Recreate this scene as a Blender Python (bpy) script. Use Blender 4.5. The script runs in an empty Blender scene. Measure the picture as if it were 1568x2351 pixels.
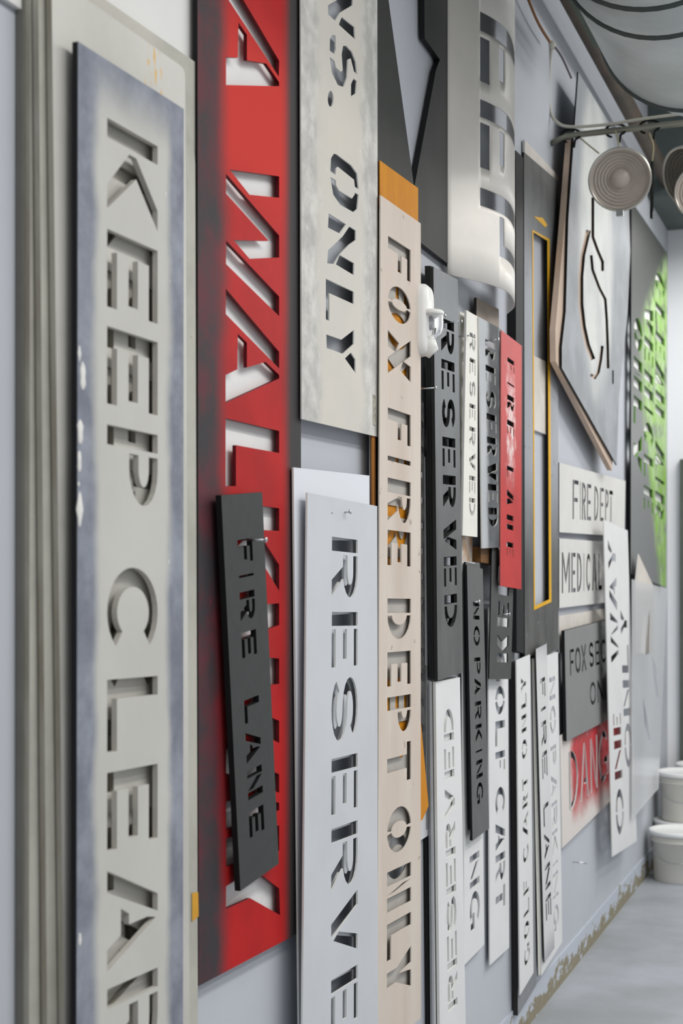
import bpy, bmesh, math, random
from mathutils import Vector, Matrix
from mathutils.geometry import delaunay_2d_cdt
random.seed(7)
scene = bpy.context.scene
col = scene.collection

# ------------------------------------------------------------------ camera
F, CX, HY, VPX = 3300.0, 784.0, 1335.0, 2020.0
TH = math.atan((VPX - CX) / F)
D = 1.10                                    # distance of the lens from the sign wall (wall is x = 0)
fwd = Vector((-math.sin(TH), math.cos(TH), 0)); rgt = Vector((math.cos(TH), math.sin(TH), 0))
def ray(px, py): return fwd * F + rgt * (px - CX) + Vector((0, 0, HY - py))
_d = ray(1467, 2031)
H = -(_d.z * (-D / _d.x))                   # lens height so the wall meets the floor where it does
CAM = Vector((D, 0, H))
def onx(px, py, x=0.0):                     # point on the plane parallel to the wall at distance x
    d = ray(px, py); t = (x - D) / d.x
    return CAM + d * t
def ony(px, py, y):
    d = ray(px, py); return CAM + d * (y / d.y)
def onz(px, py, z):
    d = ray(px, py); return CAM + d * ((z - H) / d.z)
def proj(p):
    v = Vector(p) - CAM; dz = v.dot(fwd)
    return CX + F * v.dot(rgt) / dz, HY - F * v.z / dz

cam = bpy.data.cameras.new('camera'); camo = bpy.data.objects.new('camera', cam); col.objects.link(camo)
camo.location = CAM; camo.rotation_euler = (math.pi / 2, 0, TH)
cam.sensor_width = 36; cam.sensor_fit = 'AUTO'; cam.lens = F / 2351 * 36
cam.shift_y = (HY - 1175.5) / 2351
cam.clip_start = 0.05
cam.dof.use_dof = True; cam.dof.focus_distance = 3.35; cam.dof.aperture_fstop = 5.0
scene.camera = camo

# ------------------------------------------------------------------ world, lights, exposure
w = bpy.data.worlds.new('world'); scene.world = w; w.use_nodes = True
bg = w.node_tree.nodes['Background']; bg.inputs[0].default_value = (0.97, 0.985, 1.0, 1); bg.inputs[1].default_value = 0.68
def area(name, loc, sx, sy, power, rot=(0, 0, 0), color=(1, .985, .96)):
    l = bpy.data.lights.new(name, 'AREA'); l.shape = 'RECTANGLE'; l.size = sx; l.size_y = sy; l.energy = power; l.color = color
    o = bpy.data.objects.new(name, l); col.objects.link(o); o.location = loc; o.rotation_euler = rot
    return o
area('ceiling_lamp_row_one', (1.95, 2.7, 3.45), 0.4, 6.4, 120)
area('added_far_fill', (1.55, 6.3, 3.9), 0.5, 2.4, 54)  # unseen fill, added to brighten the far end and the wall near the duct
area('added_back_wall_fill', (0.9, 7.55, 3.3), 0.9, 0.3, 20)  # unseen fill below the soffit, added to lift the back wall and buckets
area('ceiling_lamp_row_two', (3.9, 4.0, 4.15), 0.35, 8.0, 130)
vs = scene.view_settings
vs.view_transform = 'Standard'; vs.look = 'None'; vs.gamma = 1; vs.use_curve_mapping = False; vs.exposure = -0.4
scene.cycles.use_denoising = True
scene.cycles.max_bounces = 8

# ------------------------------------------------------------------ materials
def lin(c):
    r = []
    for v in c[:3]:
        v /= 255.0
        r.append(v / 12.92 if v <= .04045 else ((v + .055) / 1.055) ** 2.4)
    return (r[0], r[1], r[2], 1)
class NG:
    def __init__(s, name):
        s.m = bpy.data.materials.new(name); s.m.use_nodes = True
        s.t = s.m.node_tree; s.b = s.t.nodes['Principled BSDF']
        tc = s.t.nodes.new('ShaderNodeTexCoord'); s.co = tc.outputs['Object']
        sp = s.t.nodes.new('ShaderNodeSeparateXYZ'); s.link(s.co, sp.inputs[0]); s.y = sp.outputs[1]; s.z = sp.outputs[2]; s.x = sp.outputs[0]
    def link(s, a, b): s.t.links.new(a, b)
    def val(s, v, sock):
        if hasattr(v, 'links'): s.link(v, sock)
        else: sock.default_value = v
    def math(s, op, a, b=0.0, c=0.0, clamp=False):
        n = s.t.nodes.new('ShaderNodeMath'); n.operation = op; n.use_clamp = clamp
        s.val(a, n.inputs[0]); s.val(b, n.inputs[1])
        if op in ('MULTIPLY_ADD',): s.val(c, n.inputs[2])
        return n.outputs[0]
    def noise(s, scale=5, detail=4, rough=.55, stretch=(1, 1, 1), off=0.0):
        mp = s.t.nodes.new('ShaderNodeMapping'); s.link(s.co, mp.inputs[0]); mp.inputs['Scale'].default_value = stretch
        mp.inputs['Location'].default_value = (off, off * 1.7, off * .6)
        n = s.t.nodes.new('ShaderNodeTexNoise'); n.inputs['Scale'].default_value = scale; n.inputs['Detail'].default_value = detail; n.inputs['Roughness'].default_value = rough
        s.link(mp.outputs[0], n.inputs['Vector']); return n.outputs[0]
    def smooth(s, v, a, b):                  # a>b gives a falling edge
        n = s.t.nodes.new('ShaderNodeMapRange'); n.interpolation_type = 'SMOOTHSTEP'
        s.val(v, n.inputs[0])
        if a < b: n.inputs[1].default_value, n.inputs[2].default_value = a, b
        else:
            n.inputs[1].default_value, n.inputs[2].default_value = b, a; n.inputs[3].default_value, n.inputs[4].default_value = 1, 0
        return n.outputs[0]
    def mix(s, f, a, b):
        n = s.t.nodes.new('ShaderNodeMix'); n.data_type = 'RGBA'
        s.val(f, n.inputs[0]); s.val(a, n.inputs[6]); s.val(b, n.inputs[7]); return n.outputs[2]
    def bump(s, h, st=.2, dist=.002):
        n = s.t.nodes.new('ShaderNodeBump'); n.inputs['Strength'].default_value = st; n.inputs['Distance'].default_value = dist
        s.link(h, n.inputs['Height']); s.link(n.outputs[0], s.b.inputs['Normal'])
    def done(s, c, rough=.55, metal=0.0, spec=.5):
        s.val(c, s.b.inputs['Base Color']); s.val(rough, s.b.inputs['Roughness']); s.b.inputs['Metallic'].default_value = metal
        s.b.inputs['Specular IOR Level'].default_value = spec
        return s.m
_mc = {}
def plain(name, c, rough=.55, metal=0.0, var=.06, scale=9, spec=.12, bump=.0, c2=None, stretch=(1, 1, 1)):
    if name in _mc: return _mc[name]
    g = NG(name); n = g.noise(scale, 5, .6, stretch)
    c = lin(c); d = lin(c2) if c2 else tuple(v * (1 - var * 2.2) for v in c[:3]) + (1,)
    colr = g.mix(g.smooth(n, .3, .72), c, d)
    if bump: g.bump(g.noise(160, 3), bump, .001)
    _mc[name] = g.done(colr, rough, metal, spec); return _mc[name]
def sprayed(name, base, paint, yc=0.0, hw=.1, soft=.015, z0=-9, z1=9, zsoft=.05, warp=.03, wscale=6, base2=None, paint2=None,
            speck=None, speck_amt=.63, speck_scale=60, rough=.55, mott=6, bump=.1, pmott=4, stretch=(1, 1, 1), spec=.12):
    """plate of colour base with a soft-edged sprayed strip of colour paint along it (local y = across, z = along)"""
    g = NG(name); b = lin(base); p = lin(paint)
    n = g.noise(mott, 6, .65, stretch)
    cb = g.mix(g.smooth(n, .35, .7), b, lin(base2) if base2 else tuple(v * .8 for v in b[:3]) + (1,))
    n2 = g.noise(pmott, 5, .6, stretch, 3.1)
    cp = g.mix(g.smooth(n2, .3, .72), p, lin(paint2) if paint2 else tuple(v * .93 for v in p[:3]) + (1,))
    wn = g.math('MULTIPLY', g.math('SUBTRACT', g.noise(wscale, 3, .5, (1, 1, 1), 7.7), .5), warp * 2)
    dy = g.math('ADD', g.math('ABSOLUTE', g.math('SUBTRACT', g.y, yc)), wn)
    m = g.smooth(dy, hw + soft, hw - soft)
    zz = g.math('ADD', g.z, wn)
    m = g.math('MULTIPLY', m, g.smooth(zz, z0 - zsoft, z0 + zsoft)); m = g.math('MULTIPLY', m, g.smooth(zz, z1 + zsoft, z1 - zsoft))
    c = g.mix(m, cb, cp)
    if speck:
        sn = g.noise(speck_scale, 3, .6, (1, 1, 1), 1.3)
        c = g.mix(g.smooth(sn, speck_amt, speck_amt + .04), c, lin(speck))
    if bump: g.bump(g.noise(220, 3), bump, .001)
    return g.done(c, rough, 0, spec)

M_wall = plain('wall_paint', (190, 194, 201), .75, var=.025, scale=2.2, bump=.12)
M_blackedge = plain('black_plastic_edge', (33, 34, 35), .5)
M_darkedge = plain('dark_plastic_edge', (58, 59, 58), .6, var=.15, scale=30, stretch=(1, 1, .1))
M_whiteedge = plain('white_plastic_edge', (226, 226, 222), .5, var=.03)
M_beigeedge = plain('beige_plastic_edge', (172, 170, 160), .6, var=.1, scale=25, c2=(140, 134, 120), stretch=(1, 1, .15))
M_steel = plain('zinc_steel', (196, 198, 200), .28, 1.0, var=.05)
M_redge = plain('dark_red_edge', (96, 18, 26), .5)

# ------------------------------------------------------------------ mesh helpers
def link(name, me, mats, parent=None, loc=None):
    o = bpy.data.objects.new(name, me); col.objects.link(o)
    for m in (mats if isinstance(mats, (list, tuple)) else [mats]): me.materials.append(m)
    if parent: o.parent = parent
    if loc is not None: o.location = loc
    return o
def tag(o, label=None, cat=None, group=None, kind=None):
    if label: o['label'] = label
    if cat: o['category'] = cat
    if group: o['group'] = group
    if kind: o['kind'] = kind
    return o
def bm_obj(name, bm, mats, parent=None, loc=None, smooth=False):
    me = bpy.data.meshes.new(name); bm.to_mesh(me); bm.free()
    if smooth:
        for p in me.polygons: p.use_smooth = True
    return link(name, me, mats, parent, loc)
def box(bm, lo, hi):
    vs_ = [bm.verts.new((x, y, z)) for x in (lo[0], hi[0]) for y in (lo[1], hi[1]) for z in (lo[2], hi[2])]
    for f in ((0, 1, 3, 2), (4, 6, 7, 5), (0, 4, 5, 1), (2, 3, 7, 6), (0, 2, 6, 4), (1, 5, 7, 3)):
        bm.faces.new([vs_[i] for i in f])
    return vs_
def tube(bm, pts, r, seg=8, caps=True):
    pts = [Vector(p) for p in pts]; rings = []; prev = None
    for i, p in enumerate(pts):
        t = (pts[min(i + 1, len(pts) - 1)] - pts[max(i - 1, 0)]).normalized()
        a = prev if prev is not None else (Vector((0, 0, 1)) if abs(t.z) < .9 else Vector((1, 0, 0)))
        u = (a - t * a.dot(t)).normalized(); v = t.cross(u); prev = u
        rr = r[i] if isinstance(r, (list, tuple)) else r
        rings.append([bm.verts.new(p + (u * math.cos(k * 2 * math.pi / seg) + v * math.sin(k * 2 * math.pi / seg)) * rr) for k in range(seg)])
    for a, b in zip(rings, rings[1:]):
        for k in range(seg): bm.faces.new((a[k], a[(k + 1) % seg], b[(k + 1) % seg], b[k]))
    if caps:
        bm.faces.new(rings[0][::-1]); bm.faces.new(rings[-1])
def lathe(bm, prof, seg=40, mat=Matrix.Identity(4), closed=False):
    """prof = [(radius, height)] around local z"""
    rings = []
    for r, z in prof:
        if r < 1e-6: rings.append([bm.verts.new(mat @ Vector((0, 0, z)))])
        else: rings.append([bm.verts.new(mat @ Vector((r * math.cos(k * 2 * math.pi / seg), r * math.sin(k * 2 * math.pi / seg), z))) for k in range(seg)])
    for a, b in zip(rings, rings[1:]):
        if len(a) == 1 and len(b) == 1: continue
        for k in range(seg):
            k2 = (k + 1) % seg
            if len(a) == 1: bm.faces.new((a[0], b[k2], b[k]))
            elif len(b) == 1: bm.faces.new((a[k], a[k2], b[0]))
            else: bm.faces.new((a[k], a[k2], b[k2], b[k]))
def catmull(pts, n=6):
    pts = [Vector(p) for p in pts]; out = []
    for i in range(len(pts) - 1):
        p0, p1, p2, p3 = pts[max(i - 1, 0)], pts[i], pts[i + 1], pts[min(i + 2, len(pts) - 1)]
        for k in range(n):
            t = k / n
            out.append(.5 * ((2 * p1) + (p2 - p0) * t + (2 * p0 - 5 * p1 + 4 * p2 - p3) * t * t + (3 * p1 - p0 - 3 * p2 + p3) * t ** 3))
    out.append(pts[-1]); return out

# ------------------------------------------------------------------ stencil lettering: every glyph is a set of openings, in metres, x right, y up
def stroke2(pts, t, n0=None):
    """outline of a constant-width stroke along pts"""
    P = [Vector((p[0], p[1])) for p in pts]; L = []; R = []
    for i, p in enumerate(P):
        a = (P[i] - P[i - 1]).normalized() if i > 0 else None
        b = (P[i + 1] - P[i]).normalized() if i < len(P) - 1 else None
        if a is None: a = b
        if b is None: b = a
        na, nb = Vector((-a.y, a.x)), Vector((-b.y, b.x)); m = (na + nb)
        m = m.normalized() if m.length > 1e-6 else na
        k = (t / 2) / max(.45, m.dot(na))
        L.append(p + m * k); R.append(p - m * k)
    return [tuple(v) for v in L] + [tuple(v) for v in reversed(R)]
def R4(x0, y0, x1, y1): return [(x0, y0), (x1, y0), (x1, y1), (x0, y1)]
def earc(cx, cy, rx, ry, a0, a1, n=14):
    return [(cx + rx * math.cos(math.radians(a0 + (a1 - a0) * i / n)), cy + ry * math.sin(math.radians(a0 + (a1 - a0) * i / n))) for i in range(n + 1)]
def ring_part(w, h, t, a0, a1, n=16, th=None):
    th = th or t
    o = earc(w / 2, h / 2, w / 2, h / 2, a0, a1, n); i = earc(w / 2, h / 2, w / 2 - t, h / 2 - th, a0, a1, n)
    return o + i[::-1]
def bowl(x0, y0, x1, y1, t, n=10):
    """D-shaped bowl opening: flat ends at x0, round towards x1"""
    ry = (y1 - y0) / 2; rx = min(x1 - x0, ry * 1.25); cx = x1 - rx; cy = (y0 + y1) / 2
    o = [(x0, y1)] + earc(cx, cy, rx, ry, 90, -90, n) + [(x0, y0)]
    i = [(x0, y0 + t)] + earc(cx, cy, max(rx - t, .1 * rx), ry - t, -90, 90, n) + [(x0, y1 - t)]
    return o + i
def glyph(ch, w, h, tf=.17, g=None, split=True):
    t = tf * h; t = min(t, w * .36); g = (.05 * h) if g is None else g * h
    if ch == 'I': return [R4(w / 2 - t / 2, 0, w / 2 + t / 2, h)]
    if ch in 'EFL':
        arms = {'E': [0, (h - t) / 2, h - t], 'F': [(h - t) / 2, h - t], 'L': [0]}[ch]
        if split and ch != 'L':
            ta = t * .8
            ys = {'E': [0, (h - ta) / 2, h - ta], 'F': [(h - ta) / 2, h - ta]}[ch]
            return [R4(0, 0, t, h)] + [R4(t + g, y, w * (.86 if i == (1 if ch == 'E' else 0) else 1), y + ta) for i, y in enumerate(ys)]
        pts = [(0, 0)]
        if ch in 'EL': pts += [(w, 0), (w, t), (t, t)]
        else: pts += [(t, 0)]
        if ch in 'EF': pts += [(t, (h - t) / 2), (w * .9, (h - t) / 2), (w * .9, (h + t) / 2), (t, (h + t) / 2), (t, h - t), (w, h - t), (w, h)]
        else: pts += [(t, h)]
        return [pts + [(0, h)]]
    if ch == 'T':
        if split: return [R4(0, h - t, w, h), R4(w / 2 - t / 2, 0, w / 2 + t / 2, h - t - g)]
        a, b = w / 2 - t / 2, w / 2 + t / 2
        return [[(a, 0), (b, 0), (b, h - t), (w, h - t), (w, h), (0, h), (0, h - t), (a, h - t)]]
    if ch == 'H': return [R4(0, 0, t, h), R4(w - t, 0, w, h), R4(t + g, (h - t) / 2, w - t - g, (h + t) / 2)]
    if ch == 'N':
        d = t * 1.15
        return [R4(0, 0, t, h), R4(w - t, 0, w, h), [(t + g, h), (t + g, h - d * 1.6), (w - t - g, 0), (w - t - g, d * 1.6)]]
    if ch == 'M':
        c = w / 2; q = g * .7
        return [R4(0, 0, t, h), R4(w - t, 0, w, h), [(t + q, h), (t + q, h - t * 2), (c - q / 2, h * .2), (c - q / 2, h * .2 + t * 1.9)],
                [(w - t - q, h), (w - t - q, h - t * 2), (c + q / 2, h * .2), (c + q / 2, h * .2 + t * 1.9)]]
    if ch == 'V':
        s = t * 1.1
        if split: return [[(0, h), (s, h), (w / 2 + s / 2 - g * .3, t * .2), (w / 2 + s * .25, 0), (w / 2 - s / 2, 0)], [(w - s, h), (w, h), (w / 2 + s / 2 + g * .45, t * .45), (w / 2 + s * .1 + g * .35, t * 1.5)]]
        return [[(0, h), (s, h), (w / 2, t * 1.5), (w - s, h), (w, h), (w / 2 + s / 2, 0), (w / 2 - s / 2, 0)]]
    if ch == 'A':
        s = t * 1.1
        return [[(0, 0), (s, 0), (w / 2 + s * .35, h), (w / 2 - s / 2, h)],
                [(w, 0), (w - s, 0), (w - s - (w / 2 - s) * .42 + s * .1, h * .26), (w * .42, h * .26), (w * .42 + t * .4, h * .26 + t * .85), (w - s - (w / 2 - s) * .62, h * .26 + t * .85), (w / 2 + s * .45, h * .78), (w / 2 + s * .5 + g * .5, h * .96)]]
    if ch == 'W':
        s = t * .95; q = w / 4; k = g * .45
        return [[(0, h), (s, h), (q + s * .35 - k, t * .3), (q + s * .35 - k, 0), (q - s * .4, 0)],
                [(q + s * .35 + k * .4, 0), (q + s * .6 + k, 0), (2 * q + s * .3, h), (2 * q - s * .5, h)],
                [(2 * q + s * .3 + k, h * .98), (2 * q + s * .3 + k, h * .8), (3 * q - s * .5, 0), (3 * q + s * .2, 0)],
                [(3 * q + s * .2 + k, 0), (3 * q + s * .5 + k, 0), (w, h), (w - s, h)]]
    if ch == 'Y':
        a, b = w / 2 - t / 2, w / 2 + t / 2; s = t * 1.15
        if split: return [[(0, h), (s, h), (w / 2 + t * .1, h * .52), (b, h * .4), (b, 0), (a, 0), (a, h * .4)], [(w - s, h), (w, h), (b + g * .6, h * .44), (b + g * .2 - t * .3, h * .56)]]
        return [[(0, h), (s, h), (w / 2, h * .55), (w - s, h), (w, h), (b, h * .4), (b, 0), (a, 0), (a, h * .4)]]
    if ch == 'K':
        s = t * 1.1; m = t + g
        return [R4(0, 0, t, h), [(w - s, h), (w, h), (m + s * 1.0, h * .56), (w, 0), (w - s * 1.1, 0), (m, h * .42), (m, h * .56)]]
    if ch == 'X':
        s = t * 1.15; q = g * .5
        c = Vector((w / 2, h / 2))
        return [[(0, h), (s, h), (w, 0), (w - s, 0)], [(w - s, h), (w, h), (w / 2 + s * .75 + q, h * .5 + q), (w / 2 + s * .1 + q, h * .5 + t * .75 + q)],
                [(0, 0), (s, 0), (w / 2 - s * .1 - q, h * .5 - t * .75 - q), (w / 2 - s * .75 - q, h * .5 - q)]]
    if ch == 'O':
        k = math.degrees(math.atan2(g * 1.3, w)) * 1.0
        return [ring_part(w, h, t, 90 + k, 270 - k, 16), ring_part(w, h, t, -90 + k, 90 - k, 16)]
    if ch == 'C': return [ring_part(w, h, t, 42, 318, 24)]
    if ch == 'G':
        return [ring_part(w, h, t, 42, 300, 22), [(w * .55, h * .46), (w, h * .46), (w, h * .08), (w - t, h * .08), (w - t, h * .46 - t), (w * .55, h * .46 - t)]]
    if ch == 'D': return [R4(0, 0, t, h), bowl(t + g, 0, w, h, t)]
    if ch == 'P': return [R4(0, 0, t, h), bowl(t + g, h * .42, w, h, t)]
    if ch == 'R':
        x0 = t + g
        b = bowl(x0, h * .42, w, h, t * .95)
        # bowl plus leg as one opening: replace the lower inner end
        leg = [(x0, h * .42 + t * .0), ]
        o = b[:12]; i = b[12:]
        xm = w * .62
        pts = o[:-1] + [(xm + t * .35, h * .42), (w, 0), (w - t * 1.25, 0), (xm - t * .6, h * .42), (x0, h * .42)] + i
        return [R4(0, 0, t, h), pts]
    if ch == 'S':
        ry = (h - t) / 4; rx = w / 2 - t / 2
        c = earc(w / 2, h / 2 + ry, rx, ry, 18, 270, 14)[:-1] + earc(w / 2, h / 2 - ry, rx, ry, 90, -162, 14)
        return [stroke2(c, t)]
    if ch == '.': return [earc(w / 2, t * .6, t * .6, t * .6, 0, 345, 12)]
    return []

def simplify(poly, eps=1e-5):
    out = []
    for p in poly:
        if not out or (Vector(p) - Vector(out[-1])).length > eps: out.append(tuple(p))
    if len(out) > 2 and (Vector(out[0]) - Vector(out[-1])).length < eps: out.pop()
    return out

class Board:
    """a flat plate hung parallel to the wall. corners TL,TR,BR,BL are photo pixels of its front face at distance x from the wall"""
    def __init__(s, corners, x):
        s.x = x; s.c = [onx(px, py, x) for px, py in corners]
        s.o = sum(s.c, Vector()) / 4
        s.holes = []; s.outline = None
    def bil(s, a, b):
        tl, tr, br, bl = s.c
        return (tl * (1 - a) + tr * a) * (1 - b) + (bl * (1 - a) + br * a) * b
    def inv(s, px, py):
        p = onx(px, py, s.x); a = b = .5
        for _ in range(12):
            q = s.bil(a, b); e = 1e-4
            da = (s.bil(a + e, b) - q) / e; db = (s.bil(a, b + e) - q) / e; r = p - q
            det = da.y * db.z - da.z * db.y
            a += (r.y * db.z - r.z * db.y) / det; b += (da.y * r.z - da.z * r.y) / det
        return a, b
    def loc(s, v): return (v.y - s.o.y, v.z - s.o.z)
    def px(s, pts): return [s.loc(onx(x, y, s.x)) for x, y in pts]
    def cut_px(s, *polys):
        for p in polys: s.holes.append(s.px(p))
        return s
    def word(s, letters, xl, xr, mode='cw', **kw):
        """letters = [(char, y0, y1)] as seen along the left edge xl; xl, xr = ((x at y), (x at y)) lines"""
        def lx(l, y): return l[0][0] + (l[1][0] - l[0][0]) * (y - l[0][1]) / (l[1][1] - l[0][1])
        for ch, y0, y1 in letters:
            a0, b0 = s.inv(lx(xl, y0), y0); a0b, b1 = s.inv(lx(xl, y1), y1)
            a0 = (a0 + a0b) / 2; a1 = s.inv(lx(xr, (y0 + y1) / 2), (y0 + y1) / 2)[0]
            s.put(ch, a0, a1, b0, b1, mode, **kw)
        return s
    def put(s, ch, a0, a1, b0, b1, mode='cw', **kw):
        wd = (s.bil(a1, (b0 + b1) / 2) - s.bil(a0, (b0 + b1) / 2)).length; hd = (s.bil(.5, b1) - s.bil(.5, b0)).length
        W_, H_ = (hd, wd) if mode in ('cw', 'ccw') else (wd, hd)
        for poly in glyph(ch, W_, H_, **kw):
            out = []
            for x, y in poly:
                u, v = x / W_, y / H_
                if mode == 'cw': a, b = a0 + (a1 - a0) * v, b0 + (b1 - b0) * u
                elif mode == 'ccw': a, b = a1 - (a1 - a0) * v, b1 - (b1 - b0) * u
                else: a, b = a0 + (a1 - a0) * u, b1 - (b1 - b0) * v
                out.append(s.loc(s.bil(a, b)))
            s.holes.append(out)
    def build(s, name, thick, front, side, label=None, cat='stencil', group=None, parent=None, rnd=0.0, outline_px=None, hole=None):
        out = s.px(outline_px) if outline_px else [s.loc(c) for c in s.c]
        if rnd:
            q = []
            n = len(out)
            for i in range(n):
                p, a, b = Vector(out[i]), Vector(out[i - 1]), Vector(out[(i + 1) % n])
                da, db = (a - p).normalized() * rnd, (b - p).normalized() * rnd
                for k in range(5):
                    t = k / 4; q.append(tuple(p + da * (1 - t) ** 2 + db * t ** 2))
            out = q
        loops = [simplify(out)] + [simplify(h_) for h_ in s.holes]
        vin, ein = [], []
        for l in loops:
            k = len(vin); vin += [Vector(p) for p in l]; ein += [(k + q, k + (q + 1) % len(l)) for q in range(len(l))]
        vo, _e, fo = delaunay_2d_cdt(vin, ein, [], 0, 1e-7)[:3]
        def wind(p, l):
            w_ = 0
            for q in range(len(l)):
                a, b = l[q], l[(q + 1) % len(l)]
                if (a[1] <= p[1]) != (b[1] <= p[1]):
                    xi = a[0] + (p[1] - a[1]) * (b[0] - a[0]) / (b[1] - a[1])
                    if xi > p[0]: w_ += 1 if b[1] > a[1] else -1
            return w_ != 0
        bbs = [(min(p[0] for p in l), max(p[0] for p in l), min(p[1] for p in l), max(p[1] for p in l)) for l in loops]
        tris = []
        for t in fo:
            cx, cy = sum(vo[q][0] for q in t) / len(t), sum(vo[q][1] for q in t) / len(t)
            if not wind((cx, cy), loops[0]): continue
            if any(bb[0] < cx < bb[1] and bb[2] < cy < bb[3] and wind((cx, cy), l) for l, bb in zip(loops[1:], bbs[1:])): continue
            a, b, c = (vo[q] for q in t[:3])
            ar = (b[0] - a[0]) * (c[1] - a[1]) - (b[1] - a[1]) * (c[0] - a[0])
            if abs(ar) < 1e-12: continue
            tris.append(tuple(t) if ar > 0 else tuple(reversed(t)))
        n = len(vo)
        verts = [(0, p[0], p[1]) for p in vo] + [(-thick, p[0], p[1]) for p in vo]
        faces = []; mi = []; edge = {}
        for t in tris:
            faces.append(t); mi.append(0); faces.append(tuple(q + n for q in reversed(t))); mi.append(0)
            for q in range(len(t)): edge[(t[q], t[(q + 1) % len(t)])] = 1
        ol = loops[0]
        def on_outer(p):
            for q in range(len(ol)):
                a, b = Vector(ol[q]), Vector(ol[(q + 1) % len(ol)]); d_ = b - a
                u = max(0, min(1, (p - a).dot(d_) / d_.length_squared))
                if (a + d_ * u - p).length < 1e-5: return True
            return False
        for (a, b) in edge:
            if (b, a) in edge: continue
            faces.append((b, a, a + n, b + n)); mi.append(1 if hole is None or on_outer((vo[a] + vo[b]) / 2) else 2)
        me = bpy.data.meshes.new(name); me.from_pydata(verts, [], faces)
        o = link(name, me, [front, side] + ([hole] if hole else []), parent, s.o)
        for p, i in zip(me.polygons, mi): p.material_index = i
        if label: tag(o, label, cat, group)
        s.obj = o
        return o
def nail(px, py, x, length=.035, r=.0022, label='', tilt=.1, group=None, droop=0.0):
    p = onx(px, py, x)
    bm = bmesh.new()
    d = Vector((1, 0, tilt)).normalized()
    tube(bm, [Vector((-.02, 0, 0)), d * length], r, 8)
    tube(bm, [d * length, d * (length + .0012), d * (length + .003)], [r * 2.3, r * 2.6, r * 1.6], 12)
    o = bm_obj('nail', bm, M_steel, None, p, True)
    return tag(o, label, 'nail', group)

# ------------------------------------------------------------------ the room
YB = 8.08; ZC = 4.35; XR = 6.0; YF = -2.5
floorM = NG('painted_concrete_floor')
n1 = floorM.noise(1.6, 6, .6); n2 = floorM.noise(14, 6, .7)
c = floorM.mix(floorM.smooth(n1, .35, .68), lin((168, 173, 181)), lin((147, 150, 153)))
c = floorM.mix(floorM.smooth(n2, .66, .74), c, lin((196, 199, 203)))
floorM.bump(floorM.noise(60, 4), .12, .003)
floorM = floorM.done(c, floorM.math('MULTIPLY_ADD', n1, .4, .3), 0, .4)
bm = bmesh.new(); box(bm, (-.1, YF, -.1), (XR, YB + .1, 0)); tag(bm_obj('floor', bm, floorM), kind='structure')
bm = bmesh.new(); box(bm, (-.12, YF, 0), (0, YB, ZC)); tag(bm_obj('wall_left', bm, M_wall), kind='structure')
M_backwall = plain('white_back_wall', (244, 245, 247), .7, var=.01, scale=2)
bm = bmesh.new(); box(bm, (-.12, YB, 0), (XR, YB + .1, ZC)); tag(bm_obj('wall_back', bm, M_backwall), kind='structure')
M_ceil = plain('ceiling_paint', (222, 224, 224), .8, var=.04, scale=2)
bm = bmesh.new(); box(bm, (-.12, YF, ZC), (XR, YB + .1, ZC + .1)); tag(bm_obj('ceiling', bm, M_ceil), kind='structure')
# soffit at the far end and worn strip at the foot of the wall
M_soff = plain('soffit_dark_paint', (96, 104, 103), .7, var=.08, scale=3)
bm = bmesh.new(); box(bm, (0.001, 7.35, 3.42), (1.4, YB - .001, ZC - .001)); tag(bm_obj('trim_1', bm, M_soff), kind='structure')
g = NG('worn_wall_foot')
n = g.noise(9, 6, .65, (1, 1, 2.2)); m_ = g.smooth(g.math('ADD', n, g.math('MULTIPLY', g.z, -2.6)), .33, .38)
wornM = g.done(g.mix(m_, lin((186, 192, 202)), g.mix(g.noise(20, 4), lin((128, 122, 100)), lin((150, 142, 122)))), .8)
bm = bmesh.new(); box(bm, (0.0, 2.2, 0.0), (.006, YB - .002, .11)); tag(bm_obj('baseboard_left', bm, wornM), kind='structure')

# ------------------------------------------------------------------ near stack on the left
M_panelwhite = plain('white_panel', (226, 226, 223), .5, var=.02, scale=3)
B = Board([(-260, -1035), (447, -300), (447, 287), (-260, -186)], .010)
B.build('backing_panel', .009, M_panelwhite, M_whiteedge, 'large smooth white panel behind the beige plates, highest at top left', 'panel',
        outline_px=[(-260, -1035), (447, -300), (447, 262), (433, 290), (427, 287 - 13), (-260, -186)])
M_beigeA = sprayed('beige_overspray_a', (176, 176, 170), (203, 201, 194), 0, .22, .05, warp=.06, wscale=3, speck=(150, 148, 140), speck_amt=.7)
M_beigeB = sprayed('beige_overspray_b', (186, 184, 174), (196, 193, 183), 0, .12, .05, speck=(160, 150, 120), speck_amt=.7)
def keepclear(B, dy=0, dx=0, **kw):
    L = [('K', 270, 478), ('E', 525, 703), ('E', 748, 926), ('P', 974, 1152), ('C', 1300, 1512), ('L', 1561, 1728), ('E', 1775, 1955), ('A', 2000, 2232), ('R', 2272, 2470)]
    return B.word([(ch, a + dy, b + dy) for ch, a, b in L], ((246 + dx, 0), (246 + dx, 2000)), ((362 + dx, 0), (362 + dx, 2000)), 'cw', split=False, **kw)
B = Board([(70, -120), (452, 145), (452, 2690), (66, 2910)], .021); keepclear(B, 66, 12, tf=.19)
B.build('beige_plate', .009, M_beigeB, M_beigeedge, 'beige stencil plate at the back of the left stack, its near edge farthest left', 'stencil', 'beige plates stacked behind the first stencil')
B = Board([(88, -30), (448, 350), (455, 2560), (112, 2790)], .033); keepclear(B, 30, 8, tf=.19)
Bplate = B.build('beige_plate', .009, M_beigeB, M_beigeedge, 'beige middle plate of the left stack with rounded corner showing beside the red stencil', 'stencil', 'beige plates stacked behind the first stencil', rnd=.02)
tp = Board([(441, 2050), (455, 2048), (456, 2104), (441, 2116)], .0345)
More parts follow.
